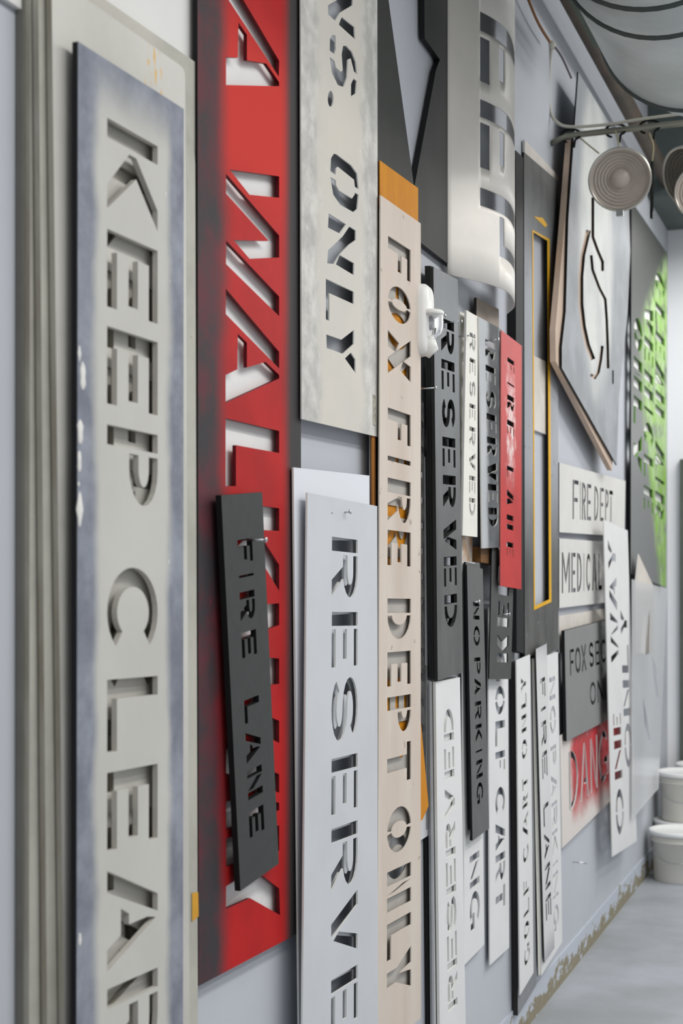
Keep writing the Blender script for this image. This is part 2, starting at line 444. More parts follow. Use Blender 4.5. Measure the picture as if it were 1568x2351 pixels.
ob = tp.build('tape', .0012, plain('ochre_tape', (212, 158, 54), .5), M_beigeedge, parent=Bplate); ob.location = tp.o - Bplate.location; ob['label'] = 'ochre yellow tape'
B = Board([(118, -60), (425, 158), (436, 2560), (152, 2700)], .045); keepclear(B, 92, -4, tf=.15)
M_beigeTop = NG('beige_overspray_top')
g = M_beigeTop; nn = g.noise(3, 5, .6)
cc = g.mix(g.smooth(nn, .35, .7), lin((202, 200, 193)), lin((186, 184, 176)))
cc = g.mix(g.smooth(g.math('ADD', g.z, g.math('MULTIPLY', nn, .06)), .86, .93), cc, lin((160, 161, 158)))
ym = g.math('MULTIPLY', g.smooth(g.math('ABSOLUTE', g.math('SUBTRACT', g.y, .085)), .05, .015), g.smooth(g.noise(45, 4, .7, (1, 2, .6)), .56, .62))
ym = g.math('MULTIPLY', ym, g.smooth(g.math('ABSOLUTE', g.math('SUBTRACT', g.z, .80)), .09, .04))
cc = g.mix(ym, cc, lin((216, 170, 70))); g.bump(g.noise(220, 3), .12, .001)
M_beigeTop = g.done(cc, .55)
BP = B.build('beige_plate', .009, M_beigeTop, M_beigeedge, 'beige front plate of the left stack with rounded top corner and yellow paint marks', 'stencil', 'beige plates stacked behind the first stencil', rnd=.016)
KB = Board([(179, 95), (422, 250), (420, 2545), (175, 2700)], .066); KZ = KB.px([(290, 232)])[0][1]
M_keep = sprayed('keep_clear_paint', (116, 121, 133), (198, 197, 191), .0, .112, .016, z1=KZ, zsoft=.05, warp=.022, wscale=7, base2=(150, 155, 166), paint2=(190, 189, 183),
                 speck=(214, 213, 210), speck_amt=.72, speck_scale=30, mott=9, bump=.15)
B = Board([(179, 95), (422, 250), (420, 2545), (175, 2700)], .066); keepclear(B, 0, 0, tf=.185)
KEEP = B.build('stencil_plate', .009, M_keep, plain('grey_black_edge', (38, 38, 40), .5), 'dark grey stencil reading KEEP CLEAR sprayed with cream paint down its middle', 'stencil', hole=plain('cream_hole_edge', (198, 195, 187), .55))

M_drip = plain('white_paint_blob', (232, 231, 227), .4)
for px_, py_, a_, b_ in ((182, 812, .003, .012), (189, 838, .0025, .005), (190, 865, .006, .02), (184, 992, .006, .018), (182, 1060, .004, .016), (180, 1112, .002, .004), (183, 1170, .006, .026), (183, 2158, .003, .01)):
    v_ = onx(px_, py_, .066); bm = bmesh.new(); bmesh.ops.create_icosphere(bm, subdivisions=2, radius=1.0)
    for q in bm.verts: q.co = Vector((q.co.x * .0016, q.co.y * a_ * 1.3 * (1 + .25 * math.sin(5 * q.co.z + py_)), q.co.z * b_))
    o_ = bm_obj('paint_blob', bm, M_drip, KEEP, v_ - KEEP.location, True)
B = Board([(52, -160), (70, -140), (66, 2910), (50, 2920)], .012); B.build('dark_board', .010, plain('shadow_grey_board', (120, 120, 114), .7), plain('shadow_grey_board', (120, 120, 114)), 'thin grey strip for board edge and shadow gap farthest left, leaning against the bare wall', 'panel')  # grey tone also stands for the shadow gap beside the plate stack
B = Board([(456, -420), (684, -180), (684, 2082), (462, 2196)], .008); B.build('backing_panel', .006, plain('backing_white', (232, 232, 231), .55, var=.02), M_whiteedge, 'white panel seen through the letters of the red walkway stencil', 'panel')

# ------------------------------------------------------------------ red walkway stencil and black fire lane stencil hung on it
g = NG('red_sprayed_plate')
nn = g.noise(5, 5, .6); wn = g.math('MULTIPLY', g.math('SUBTRACT', g.noise(4, 3), .5), .06)
yy = g.math('ADD', g.y, wn)
m1 = g.math('MULTIPLY', g.smooth(yy, -.17, -.09), g.smooth(g.y, .185, .125)); m1 = g.math('MULTIPLY', m1, g.smooth(g.math('ADD', g.z, wn), -1.07, -.98))
dark = g.mix(g.smooth(g.noise(8, 6, .65), .35, .7), lin((56, 54, 57)), lin((98, 44, 52)))
dark = g.mix(g.smooth(g.y, .1, .14), dark, lin((58, 56, 57)))
dark = g.mix(g.smooth(g.noise(26, 4, .7, (1, 1, .4)), .68, .74), dark, lin((150, 44, 56)))
redc = g.mix(g.smooth(nn, .3, .7), lin((184, 24, 23)), lin((164, 17, 19)))
redc = g.mix(g.smooth(g.math('ABSOLUTE', g.math('SUBTRACT', g.z, .55)), .25, .05), redc, lin((202, 40, 30)))
g.bump(g.noise(260, 3), .12, .001)
M_red = g.done(g.mix(m1, dark, redc), .55, 0, .15)
B = Board([(453, -420), (690, -170), (692, 2139), (456, 2264)], .026)
B.cut_px([(519, -66), (559, 0), (641, 140), (640, 176), (525, 0), (519, -11)],
         [(547.6, 52), (567, 80), (567, 138.5), (611.7, 146), (641, 189), (641, 198), (519, 195), (519, 131), (546, 132.5)],
         [(527, 389), (641, 405), (641, 454), (573, 447)],
         [(519, 399), (641, 541), (641, 591), (573, 594), (536, 551), (608, 553), (617, 553), (519, 444)],
         [(519, 552), (641, 681), (641, 726), (519, 606)],
         [(518.5, 663), (641, 808), (641, 846), (518.5, 721)],
         [(546, 766), (567, 787), (567, 843.6), (610, 831), (641, 861), (641, 869), (518, 925), (518, 861), (545, 848)],
         [(518, 960), (641, 989.5), (641, 1040), (541.7, 1022), (541.7, 1116), (518, 1116)],
         [(518, 1150), (641, 1167), (641, 1219), (518, 1212)],
         [(575, 1225), (609, 1247), (641, 1297), (641, 1357), (588, 1268), (519, 1345), (519, 1280)],
         [(519, 1395), (641, 1385), (641, 1435), (519, 1480)],
         [(519, 1500), (641, 1512), (641, 1570), (519, 1585)],
         [(519, 1600), (641, 1655), (641, 1706), (519, 1640)],
         [(519, 1715), (641, 1778), (641, 1820), (519, 1775)],
         [(546, 1835), (610, 1835), (641, 1843), (641, 1860), (519, 1905), (519, 1840)],
         [(519, 1925), (641, 1895), (641, 1953), (519, 1990)],
         [(519, 2035), (560, 2010), (605, 2012), (641, 2040), (643, 2101), (574, 2062), (519, 2087)])
B.build('stencil_plate', .007, M_red, M_blackedge, 'tall red sprayed stencil reading A WALKWAY with blackened borders', 'stencil', hole=M_redge)
M_charcoal = plain('charcoal_plastic', (66, 68, 68), .5, var=.05, scale=40, bump=.15)
B = Board([(508, 1137), (602, 1130), (640, 1983), (552, 2046)], .048)
B.word([('F', 1240, 1293), ('I', 1317, 1333), ('R', 1361, 1427), ('E', 1454, 1512), ('L', 1609, 1663), ('A', 1683, 1754), ('N', 1772, 1838), ('E', 1866, 1925)],
       ((545, 1240), (573.5, 1925)), ((579, 1240), (608, 1925)), 'cw', tf=.2, split=False)
B.build('stencil_plate', .011, M_charcoal, M_blackedge, 'tilted charcoal stencil reading FIRE LANE hung over the red stencil', 'stencil')
nail(574, 1238, .05, .03, .0022, 'silver nail through the F of the tilted charcoal stencil', -.05)

# ------------------------------------------------------------------ cream ONLY stencil
M_cream = sprayed('cream_crusted_paint', (178, 177, 173), (210, 205, 195), 0, .135, .03, z0=-.63, zsoft=.05, warp=.05, wscale=12, base2=(216, 214, 208), paint2=(203, 200, 192), speck=(218, 216, 210), speck_amt=.68, speck_scale=30, mott=14, bump=.3)
B = Board([(690, -330), (866, -100), (868, 1003), (693, 962)], .034)
def C4(pts, x0=430, y0=0, s=450 / 1511): return [(x0 + x * s, y0 + y * s) for x, y in pts]
B.cut_px(C4([(1085, 40), (1260, -60), (1278, -20), (1275, 40), (1175, 100), (1140, 160), (1085, 110)]),
         C4([(1190, 130), (1290, 210), (1295, 305), (1168, 190)]),
         C4([(1118, 268), (1143, 275), (1145, 380), (1134, 418), (1098, 390), (1100, 300)]),
         C4([(1098, 440), (1135, 470), (1145, 520), (1185, 555), (1198, 540), (1190, 420), (1200, 355), (1225, 352), (1270, 400), (1300, 480), (1310, 575), (1285, 550), (1260, 450), (1240, 460), (1232, 600), (1205, 672), (1160, 655), (1115, 560)]),
         C4([(1282, 605), (1308, 625), (1300, 720), (1262, 745), (1262, 650)]),
         C4(earc(1105, 762, 22, 62, 0, 340, 14)),
         C4([(1130, 1185), (1150, 1188), (1265, 1275), (1310, 1340), (1322, 1460), (1292, 1440), (1285, 1385), (1160, 1285), (1148, 1300), (1143, 1350), (1103, 1320), (1108, 1220)]),
         C4([(1103, 1365), (1145, 1390), (1148, 1430), (1170, 1470), (1270, 1530), (1290, 1500), (1292, 1485), (1322, 1502), (1312, 1610), (1282, 1636), (1180, 1580), (1125, 1500)]),
         C4([(1090, 1645), (1225, 1730), (1175, 1800), (1085, 1755)]),
         C4([(1250, 1745), (1300, 1778), (1300, 1850), (1250, 1885), (1180, 1955), (1130, 2035), (1078, 2030), (1085, 1930), (1200, 1820)]),
         C4([(1175, 1965), (1287, 2030), (1285, 2122), (1145, 2038)]),
         C4([(1068, 2148), (1284, 2250), (1284, 2345), (1095, 2260), (1095, 2475), (1068, 2460)]),
         C4([(1072, 395), (1188, 436), (1286, 360), (1284, 470), (1200, 545), (1075, 500)], y0=650),
         C4([(1262, 535), (1297, 590), (1297, 695), (1215, 580)], y0=650))
VS = B.build('stencil_plate', .003, M_cream, M_whiteedge, 'cream stencil ending in ONLY with crusted paint, beside the red stencil', 'stencil')
lab = Board([(856, 905), (863, 908), (863, 978), (856, 975)], .0348)
lo = lab.build('sticker', .0006, plain('pale_sticker', (188, 184, 170), .6, c2=(120, 118, 112), scale=120), M_whiteedge, parent=VS); lo.location = lab.o - VS.location; lo['label'] = 'small pale printed sticker'

# ------------------------------------------------------------------ black arrow plate, ochre plate, FIRE DEPT plate
M_blackplate = plain('black_arrow_plate', (68, 69, 67), .55, var=.08, scale=7, bump=.12, stretch=(1, 1, .3))
B = Board([(862, -330), (1040, -90), (1038, 613), (868, 480)], .020)
B.cut_px([(872, -150), (974, -40), (975, 88), (1010, 137), (1001, 160), (951, 431), (892, 0)])
B.build('stencil_plate', .013, M_blackplate, M_blackedge, 'large black stencil plate with an arrow shaped opening at the top', 'stencil')
M_ochre = plain('ochre_paint', (210, 142, 34), .55, var=.08, scale=12, c2=(194, 124, 28), stretch=(1, 1, .4))
B = Board([(872, 368), (960, 432), (984, 1850), (880, 1935)], .026)
B.build('ochre_plate', .003, M_ochre, plain('ochre_edge', (176, 112, 44), .6), 'ochre yellow plate mostly hidden behind the FOX FIRE DEPT stencil', 'panel', outline_px=[(872, 368), (960, 432), (961, 1600), (984, 1850), (970, 1882), (880, 1935)])
B = Board([(862, 880), (973, 925), (978, 1800), (866, 1900)], .021)
for i in range(14):
    y0 = 965 + i * 58
    B.cut_px([(966.5, y0), (971.5, y0 + 4), (971.5, y0 + 20), (966.5, y0 + 14)])
B.build('stencil_plate', .002, plain('black_spattered_plate', (48, 48, 49), .5, c2=(80, 78, 76), scale=30), M_blackedge, 'narrow black plate with small openings peeking out right of the ochre plate', 'stencil')
B = Board([(855, 985), (862, 988), (863, 1200), (856, 1200)], .030); B.build('brown_strip', .004, plain('brown_edge_board', (176, 118, 62), .6), plain('brown_edge_board', (176, 118, 62)), 'thin brown board edge left of the FOX FIRE DEPT stencil, under the cream stencil', 'panel')
B = Board([(850, 990), (988, 1055), (988, 1915), (850, 2005)], .013)
B.build('pale_plate', .003, plain('pale_grey_plate', (206, 208, 212), .55, var=.03), M_whiteedge, 'pale grey plate at the back between FIRE DEPT and RESERVED stencils', 'panel')
FOXL = [('F', 541, 618), ('O', 645, 728), ('X', 757, 857), ('F', 935, 1010), ('I', 1036, 1066), ('R', 1096, 1196), ('E', 1216, 1297), ('D', 1374, 1469), ('E', 1498, 1577), ('P', 1602, 1688),
        ('T', 1714, 1806), ('O', 1862, 1968), ('N', 2004, 2098), ('L', 2124, 2209), ('Y', 2205, 2302)]
B = Board([(872, 478), (955, 538), (955, 2310), (866, 2380)], .030)
B.word([(c_, a_ + 62, b_ + 62) for c_, a_, b_ in FOXL if b_ < 2240 and c_ in 'XREPFO'], ((889, 541), (886, 2300)), ((935, 541), (936, 2300)), 'cw', tf=.17, split=False, g=.035)
B.build('stencil_plate', .003, plain('grey_beige_plate', (184, 180, 174), .55, var=.06, scale=6), M_beigeedge, 'grey beige stencil seen only through the letters of the FOX FIRE DEPT stencil', 'stencil')  # tone darkened a little for the shade behind the cut letters
M_fox = sprayed('fox_beige_paint', (206, 192, 180), (198, 184, 172), 0, .05, .04, warp=.05, base2=(212, 203, 192), paint2=(210, 198, 186), speck=(172, 158, 148), speck_amt=.68, speck_scale=24, mott=5, stretch=(1, 1.4, .35), bump=.12)
B = Board([(874, 448), (966, 513), (966, 2338), (866, 2415)], .043)
B.word(FOXL, ((891, 541), (888, 2300)), ((943, 541), (944, 2300)), 'cw', tf=.19, split=False, g=.035)
B.build('stencil_plate', .003, M_fox, plain('fox_edge', (216, 208, 198), .5), 'tall beige stencil reading FOX FIRE DEPT ONLY', 'stencil')

# ------------------------------------------------------------------ light grey RESERVED pair
M_pale = plain('pale_blue_white_plastic', (222, 225, 231), .42, var=.015, scale=3)
RES8 = lambda ys: list(zip('RESERVED', ys[0::2], ys[1::2]))
ys_big = [1232, 1371, 1405, 1533, 1559, 1705, 1743, 1873, 1904, 2050, 2070, 2213, 2251, 2378, 2405, 2540]
B = Board([(674, 1073), (848, 1092), (852, 2520), (690, 2640)], .034)
B.word(RES8([y + 8 for y in ys_big]), ((752, 1232), (750, 2300)), ((810, 1232), (812, 2300)), 'cw', tf=.2)
B.build('stencil_plate', .004, M_pale, M_whiteedge, 'white stencil hidden behind the pale grey RESERVED one, its top corner higher', 'stencil', 'pale reserved stencils')
M_palegrey = plain('pale_grey_plastic', (203, 206, 211), .45, var=.03, scale=5, bump=.05)
B = Board([(706, 1131), (866, 1162), (868, 2500), (692, 2650)], .052)
B.word(RES8(ys_big), ((762, 1232), (760, 2300)), ((821, 1232), (821, 2300)), 'cw', tf=.185, g=.045)
B.cut_px([(761, 1110 + 66), (764, 1176), (764, 1181), (761, 1180)])
B.build('stencil_plate', .004, M_palegrey, M_whiteedge, 'large pale grey RESERVED stencil left of the FOX FIRE DEPT stencil', 'stencil', 'pale reserved stencils')
nail(791, 1178, .052, .012, .002, 'short dark screw at the top of the large pale grey RESERVED stencil', .2)

# ------------------------------------------------------------------ dark RESERVED stack
M_darkres = sprayed('dark_reserved_paint', (132, 135, 138), (84, 86, 86), 0, .5, .05, z1=.05, zsoft=.35, warp=.05, wscale=9, base2=(118, 121, 124), paint2=(104, 106, 105), speck=(150, 152, 152), speck_amt=.7, speck_scale=20, mott=8, pmott=9, stretch=(1, 1, .4), rough=.45)
ysd = [728, 806, 823, 893, 911, 979, 1002, 1070, 1090, 1164, 1192, 1264, 1279, 1347, 1367, 1443]
for k, (x, lb) in enumerate(((.028, 'dark grey RESERVED stencil at the back of its stack beside the wall sensor'), (.037, 'dark grey RESERVED stencil in the middle of its stack beside the wall sensor'))):
    B = Board([(982 + 6 * k, 610), (1043 + 4 * k, 640), (1055 + 4 * k, 1545), (992 + 6 * k, 1558)], x)
    B.word(RES8([y - 3 + 4 * k for y in ysd]), ((1003 + 4 * k, 728), (1011 + 4 * k, 1443)), ((1033 + 4 * k, 728), (1042 + 4 * k, 1443)), 'cw', tf=.2)
    B.build('stencil_plate', .008, M_darkedge, M_darkedge, lb, 'stencil', 'dark reserved stencils')
B = Board([(995, 612), (1051, 642), (1063, 1544), (1005, 1563)], .047)
B.word(RES8(ysd), ((1012, 728), (1021, 1443)), ((1042, 728), (1050, 1443)), 'cw', tf=.2)
B.build('stencil_plate', .009, M_darkres, M_darkedge, 'weathered dark grey RESERVED stencil at the front of its stack', 'stencil', 'dark reserved stencils')
nail(1011, 728, .046, .013, .0025, 'bent silver nail left of the first R on the dark grey RESERVED stencil', .3)
nail(1021, 741, .03, .045, .002, 'long silver nail through the first R of the dark grey RESERVED stencil', .02)
nail(960, 893, .03, .045, .002, 'long silver nail sticking out beside the FOX FIRE DEPT stencil', .02)

# ------------------------------------------------------------------ narrow white RESERVED, grey RESERVED, red FIRE LANE
M_ivory = plain('ivory_plastic', (232, 230, 222), .45, var=.03, scale=8)
ysn = [762, 802, 820, 857, 872, 909, 925, 961, 978, 1021, 1037, 1078, 1091, 1131, 1142, 1184]
B = Board([(1056, 715), (1082, 727), (1084, 1226), (1058, 1220)], .030); B.build('stencil_plate', .004, M_ivory, M_whiteedge, 'narrow ivory plate leaning behind the narrow ivory RESERVED stencil', 'stencil', 'narrow ivory stencils')
B = Board([(1071, 712), (1097, 727), (1096, 1233), (1062, 1229)], .050)
B.word(RES8(ysn), ((1078.5, 762), (1077, 1184)), ((1091.5, 762), (1091, 1184)), 'cw', tf=.2)
B.build('stencil_plate', .006, M_ivory, M_whiteedge, 'narrow ivory RESERVED stencil right of the dark grey one', 'stencil', 'narrow ivory stencils')
nail(1068, 771, .045, .02, .002, 'small silver nail beside the narrow ivory RESERVED stencil', .0)
B = Board([(1094, 683), (1145, 710), (1146, 760), (1094, 735)], .022); B.build('beige_plate', .008, plain('taupe_plate', (160, 148, 136), .6, var=.08), M_darkedge, 'small taupe plate corner above the grey RESERVED stencil, under the curled sheet', 'panel')
B = Board([(1106, 800), (1152, 815), (1158, 1240), (1110, 1245)], .040); B.build('dark_plate', .006, M_blackedge, M_blackedge, 'black plate hidden behind the grey RESERVED stencil, seen through its letters', 'panel')
M_grres = sprayed('grey_black_spray', (176, 179, 183), (50, 52, 55), .012, .07, .03, z0=-.36, z1=.40, zsoft=.06, warp=.04, wscale=10, base2=(190, 192, 195), paint2=(96, 99, 103), mott=5, rough=.5)
ysg = [777, 820, 836, 876, 892, 934, 947, 989, 1001, 1044, 1058, 1103, 1110, 1152, 1165, 1209]
B = Board([(1100, 728), (1152, 756), (1165, 1256), (1107, 1259)], .055)
B.word(RES8(ysg), ((1113.5, 777), (1122, 1209)), ((1136, 777), (1144.5, 1209)), 'cw', tf=.2)
B.build('stencil_plate', .004, M_grres, M_whiteedge, 'grey RESERVED stencil clouded with black spray, left of the small red stencil', 'stencil')
nail(1128, 781, .056, .02, .0025, 'silver nail holding the grey RESERVED stencil with black spray', .05)
M_redsm = sprayed('red_white_scraped', (196, 44, 42), (234, 222, 220), -.01, .05, .015, z0=-.02, z1=.24, zsoft=.1, warp=.05, wscale=25, base2=(180, 34, 36), paint2=(196, 46, 44), pmott=34, rough=.32, bump=.5)
B = Board([(1151, 758), (1198, 794), (1197, 1353), (1149, 1345)], .060)
B.word([('F', 819, 848), ('I', 872, 884), ('R', 904, 938), ('E', 962, 995), ('L', 1068, 1095), ('A', 1122, 1158), ('N', 1180, 1214), ('E', 1243, 1275)], ((1165, 819), (1163, 1275)), ((1181, 819), (1179, 1275)), 'cw', tf=.2)
B.build('stencil_plate', .003, M_redsm, plain('red_edge', (206, 120, 114), .5), 'small glossy red FIRE LANE stencil smeared with white paint', 'stencil')
bm_ = Board([(1103, 1255), (1148, 1262), (1150, 1300), (1104, 1290)], .035)
bm_.build('wood_block', .03, plain('brown_wood', (120, 84, 48), .6, c2=(70, 52, 36), scale=14), plain('brown_wood', (120, 84, 48)), 'small brown wooden block under the grey RESERVED stencil', 'block')
# blue sensor plate pieces between them
B = Board([(1061, 1226), (1085, 1232), (1084, 1290), (1061, 1288)], .012); B.build('pale_plate', .003, plain('tan_smudged_plate', (206, 200, 194), .5, c2=(196, 156, 116), scale=22), M_whiteedge, 'small pale plate with tan smudge below the narrow ivory stencil', 'panel')

# ------------------------------------------------------------------ dark NO PARKING, white NO PARKING, dark KEEP, white GOLF CART
M_white = plain('white_plastic', (226, 227, 227), .45, var=.025, scale=6)
ysNP = [('N', 1382, 1422), ('O', 1437, 1483), ('P', 1510, 1549), ('A', 1557, 1596), ('R', 1612, 1653), ('K', 1665, 1704), ('I', 1721, 1733), ('N', 1748, 1789), ('G', 1800, 1848)]
B = Board([(1061, 1288), (1101, 1292), (1112, 2168), (1066, 2216)], .018)
B.word([('N', 1380, 1440), ('O', 1450, 1520), ('P', 1580, 1640), ('A', 1650, 1710), ('R', 1725, 1790), ('K', 1800, 1860), ('I', 1910, 1940), ('N', 1968, 2045), ('G', 2056, 2142)], ((1076, 1380), (1079, 2142)), ((1095, 1380), (1102, 2142)), 'cw', tf=.2)
B.build('stencil_plate', .004, M_white, M_whiteedge, 'white stencil ending in NG hanging behind the dark grey NO PARKING stencil', 'stencil')
M_slate = plain('slate_grey_plastic', (104, 105, 105), .5, var=.06, scale=20, bump=.12)
B = Board([(1069, 1290), (1102, 1297), (1110, 1880), (1079, 1905)], .028); B.build('stencil_plate', .006, M_slate, M_blackedge, 'dark grey plate directly behind the dark grey NO PARKING stencil', 'stencil', 'dark no parking stencils')
B = Board([(1072, 1297), (1108, 1306), (1123, 1902), (1085, 1930)], .040)
B.word(ysNP, ((1086, 1382), (1095, 1848)), ((1100, 1382), (1109.5, 1848)), 'cw', tf=.17)
B.build('stencil_plate', .007, M_slate, M_blackedge, 'dark grey NO PARKING stencil right of the weathered RESERVED one', 'stencil', 'dark no parking stencils')
nail(1092, 1382, .041, .01, .003, 'silver nail head in the N of the dark grey NO PARKING stencil', .0)
B = Board([(1121, 1394), (1166, 1400), (1169, 2175), (1125, 2216)], .016)
B.word([('G', 1490, 1565), ('O', 1576, 1643), ('L', 1657, 1715), ('F', 1728, 1774), ('C', 1811, 1884), ('A', 1892, 1959), ('R', 1966, 2032), ('T', 2044, 2096)], ((1137, 1490), (1138, 2096)), ((1159, 1490), (1160, 2096)), 'cw', tf=.2)
B.build('stencil_plate', .004, M_white, M_whiteedge, 'white GOLF CART stencil below the dark grey KEEP stencil', 'stencil')
M_slate2 = plain('dark_slate_plastic', (78, 79, 78), .5, var=.08, scale=12, bump=.12)
B = Board([(1132, 1160), (1183, 1180), (1173, 1559), (1123, 1559)], .044)
B.word([('P', 1190, 1265), ('E', 1283, 1364), ('E', 1380, 1437), ('K', 1456, 1520)], ((1146, 1200), (1141, 1520)), ((1171, 1200), (1166, 1520)), 'ccw', tf=.2)
B.build('stencil_plate', .004, M_slate2, M_blackedge, 'dark stencil reading KEEP from the bottom up, hanging below the small red stencil', 'stencil')
nail(1154, 1410, .044, .02, .0022, 'silver nail in the E of the dark KEEP stencil', -.02)

# ------------------------------------------------------------------ white RESERVED (reads upwards) with its stack
ysw = [2325, 2245, 2232, 2152, 2146, 2068, 2060, 1983, 1972, 1894, 1884, 1812, 1791, 1721, 1705, 1630]
for k, (x, l, lb) in enumerate(((.020, 986, 'thin white plate at the back of the stack under the dark RESERVED stencil'), (.029, 991, 'thin white plate second from the back of the stack under the dark RESERVED stencil'))):
    B = Board([(l, 1562 + 3 * k), (1046 + 4 * k, 1553), (1058 + 4 * k, 2420), (l + 8, 2480)], x)
    B.build('stencil_plate', .006, M_white, plain('grey_white_edge', (196, 198, 200), .5), lb, 'stencil', 'white stencils stacked below the dark one')
B = Board([(1000, 1565), (1056, 1555), (1070, 2400), (1011, 2460)], .040)
B.word([(ch, b, a) for ch, a, b in RES8(ysw)], ((1018, 1630), (1029, 2325)), ((1041, 1630), (1051, 2325)), 'ccw', tf=.22)
B.build('stencil_plate', .007, M_white, M_whiteedge, 'white RESERVED stencil reading upwards below the dark grey one', 'stencil', 'white stencils stacked below the dark one')
B = Board([(977, 1527), (988, 1529), (990, 1900), (979, 1905)], .014); B.build('grey_strip', .004, plain('grey_strip', (150, 152, 155), .5), M_darkedge, 'thin grey strip left of the stacked white RESERVED stencils', 'panel')
B = Board([(980, 1900), (990, 1900), (999, 2440), (986, 2450)], .012); B.build('black_strip', .008, M_blackedge, M_blackedge, 'thin black strip left of the stacked white RESERVED stencils, near the bottom', 'panel')

# ------------------------------------------------------------------ GOLF CART ONLY (upwards), FIRE LANE, NO PARKING near the floor
M_darkwood = plain('dark_grey_board', (60, 58, 58), .6, var=.15, scale=20, stretch=(1, 1, .2))
B = Board([(1182, 1520), (1222, 1505), (1231, 2262), (1189, 2332)], .022)
B.build('dark_board', .015, plain('bluish_board_face', (140, 142, 146), .6), M_darkwood, 'tall dark edged board behind the white GOLF CART ONLY stencil, nearly reaching the floor', 'panel')
B = Board([(1186, 1516), (1217, 1503), (1225, 2233), (1194, 2285)], .034)
B.word([('Y', 1557, 1592), ('L', 1597, 1630), ('N', 1645, 1686), ('O', 1702, 1748), ('T', 1790, 1818), ('R', 1830, 1862), ('A', 1872, 1932), ('C', 1942, 1988), ('F', 2026, 2062), ('L', 2075, 2112), ('O', 2125, 2165), ('G', 2178, 2226)],
       ((1196, 1557), (1204, 2226)), ((1208, 1557), (1217, 2226)), 'ccw', tf=.2)
B.build('stencil_plate', .004, M_white, M_whiteedge, 'white GOLF CART ONLY stencil reading upwards, left of the FIRE LANE one', 'stencil')
B = Board([(1221, 1512), (1226, 1510), (1246, 2225), (1236, 2242)], .0255); B.build('white_strip', .003, M_ivory, M_blackedge, 'very thin white strip between the GOLF CART ONLY and low FIRE LANE stencils', 'panel')
B = Board([(1226, 1514), (1281, 1497), (1291, 2162), (1243, 2240)], .030)
B.word([('N', 1557, 1610), ('O', 1624, 1690), ('P', 1716, 1765), ('A', 1782, 1835), ('R', 1846, 1905), ('K', 1912, 1968), ('I', 1980, 2000), ('N', 2010, 2070), ('G', 2085, 2145)], ((1261, 1557), (1272, 2145)), ((1274, 1557), (1283, 2145)), 'cw', tf=.19)
B.build('stencil_plate', .004, M_white, M_whiteedge, 'white NO PARKING stencil, lowest at the right of the row near the floor', 'stencil')
M_gradfl = sprayed('white_grey_spray', (150, 152, 158), (216, 217, 217), 0, .3, .05, z0=-.50, z1=.52, zsoft=.06, warp=.03, base2=(168, 170, 176), mott=8)
B = Board([(1230, 1490), (1255, 1477), (1273, 2176), (1250, 2210)], .040)
B.word([('F', 1560, 1605), ('I', 1622, 1640), ('R', 1660, 1715), ('E', 1730, 1790), ('L', 1850, 1900), ('A', 1915, 1975), ('N', 1990, 2045), ('E', 2062, 2115)], ((1240, 1560), (1254, 2115)), ((1251, 1560), (1266, 2115)), 'cw', tf=.19)
B.build('stencil_plate', .004, M_gradfl, M_blackedge, 'narrow FIRE LANE stencil fading from white to grey, overlapping the low NO PARKING one', 'stencil')

# ------------------------------------------------------------------ tall dark slotted board
M_tall = sprayed('tall_board_paint', (96, 97, 95), (150, 153, 158), 0, .5, .05, z0=-.35, z1=.55, zsoft=.25, warp=.06, wscale=6, base2=(78, 79, 78), paint2=(168, 171, 177), speck=(118, 120, 120), speck_amt=.66, speck_scale=26, mott=10, stretch=(1, 1, .3))
B = Board([(1205, 321), (1282, 404), (1282, 470), (1205, 400)], .012)
B.build('white_board', .008, plain('warm_white_board', (214, 208, 200), .6), M_whiteedge, 'warm white board tip sticking out above the tall dark slotted board', 'panel')
B = Board([(1203, 349), (1281, 416), (1282, 1492), (1205, 1520)], .022)
slot = [(1224, 532), (1258, 552), (1262, 1378), (1228, 1394)]
B.cut_px(slot)
TB = B.build('slotted_board', .008, M_tall, M_blackedge, 'tall dark grey board with a long narrow slot outlined in yellow', 'stencil')
def frame_px(outer, inner, x, name, thick, mat, parent=None, label=None, cat=None):
    b = Board(outer, x); b.cut_px(inner); o = b.build(name, thick, mat, mat, label, cat, parent=parent)
    if parent: o.location = b.o - parent.location
    return o
frame_px([(1222, 527), (1262, 549), (1266, 1382), (1226, 1401)], [(1224.6, 533), (1257, 553), (1261, 1376), (1228.6, 1391)], .0232, 'yellow_outline', .001, plain('yellow_paint', (226, 174, 40), .5), TB)
b = Board([(1226, 497), (1246, 500), (1257, 517), (1252, 522)], .0232); o = b.build('paint_mark', .001, plain('yellow_paint', (226, 174, 40)), plain('yellow_paint', (226, 174, 40)), parent=TB); o.location = b.o - TB.location
B = Board([(1184, 345), (1201, 362), (1203, 1500), (1186, 1495)], .030); B.build('side_shadow_strip', .026, M_blackedge, M_blackedge, 'black strip for board side and shadow just left of the tall slotted board', 'panel')  # black colour stands for the board side plus its dark shadow
B = Board([(1222, 815), (1258, 832), (1262, 1000), (1222, 985)], .012); B.build('white_block', .01, plain('warm_white_board', (214, 208, 200)), M_whiteedge, 'white board piece seen through the slot of the tall dark board', 'panel')

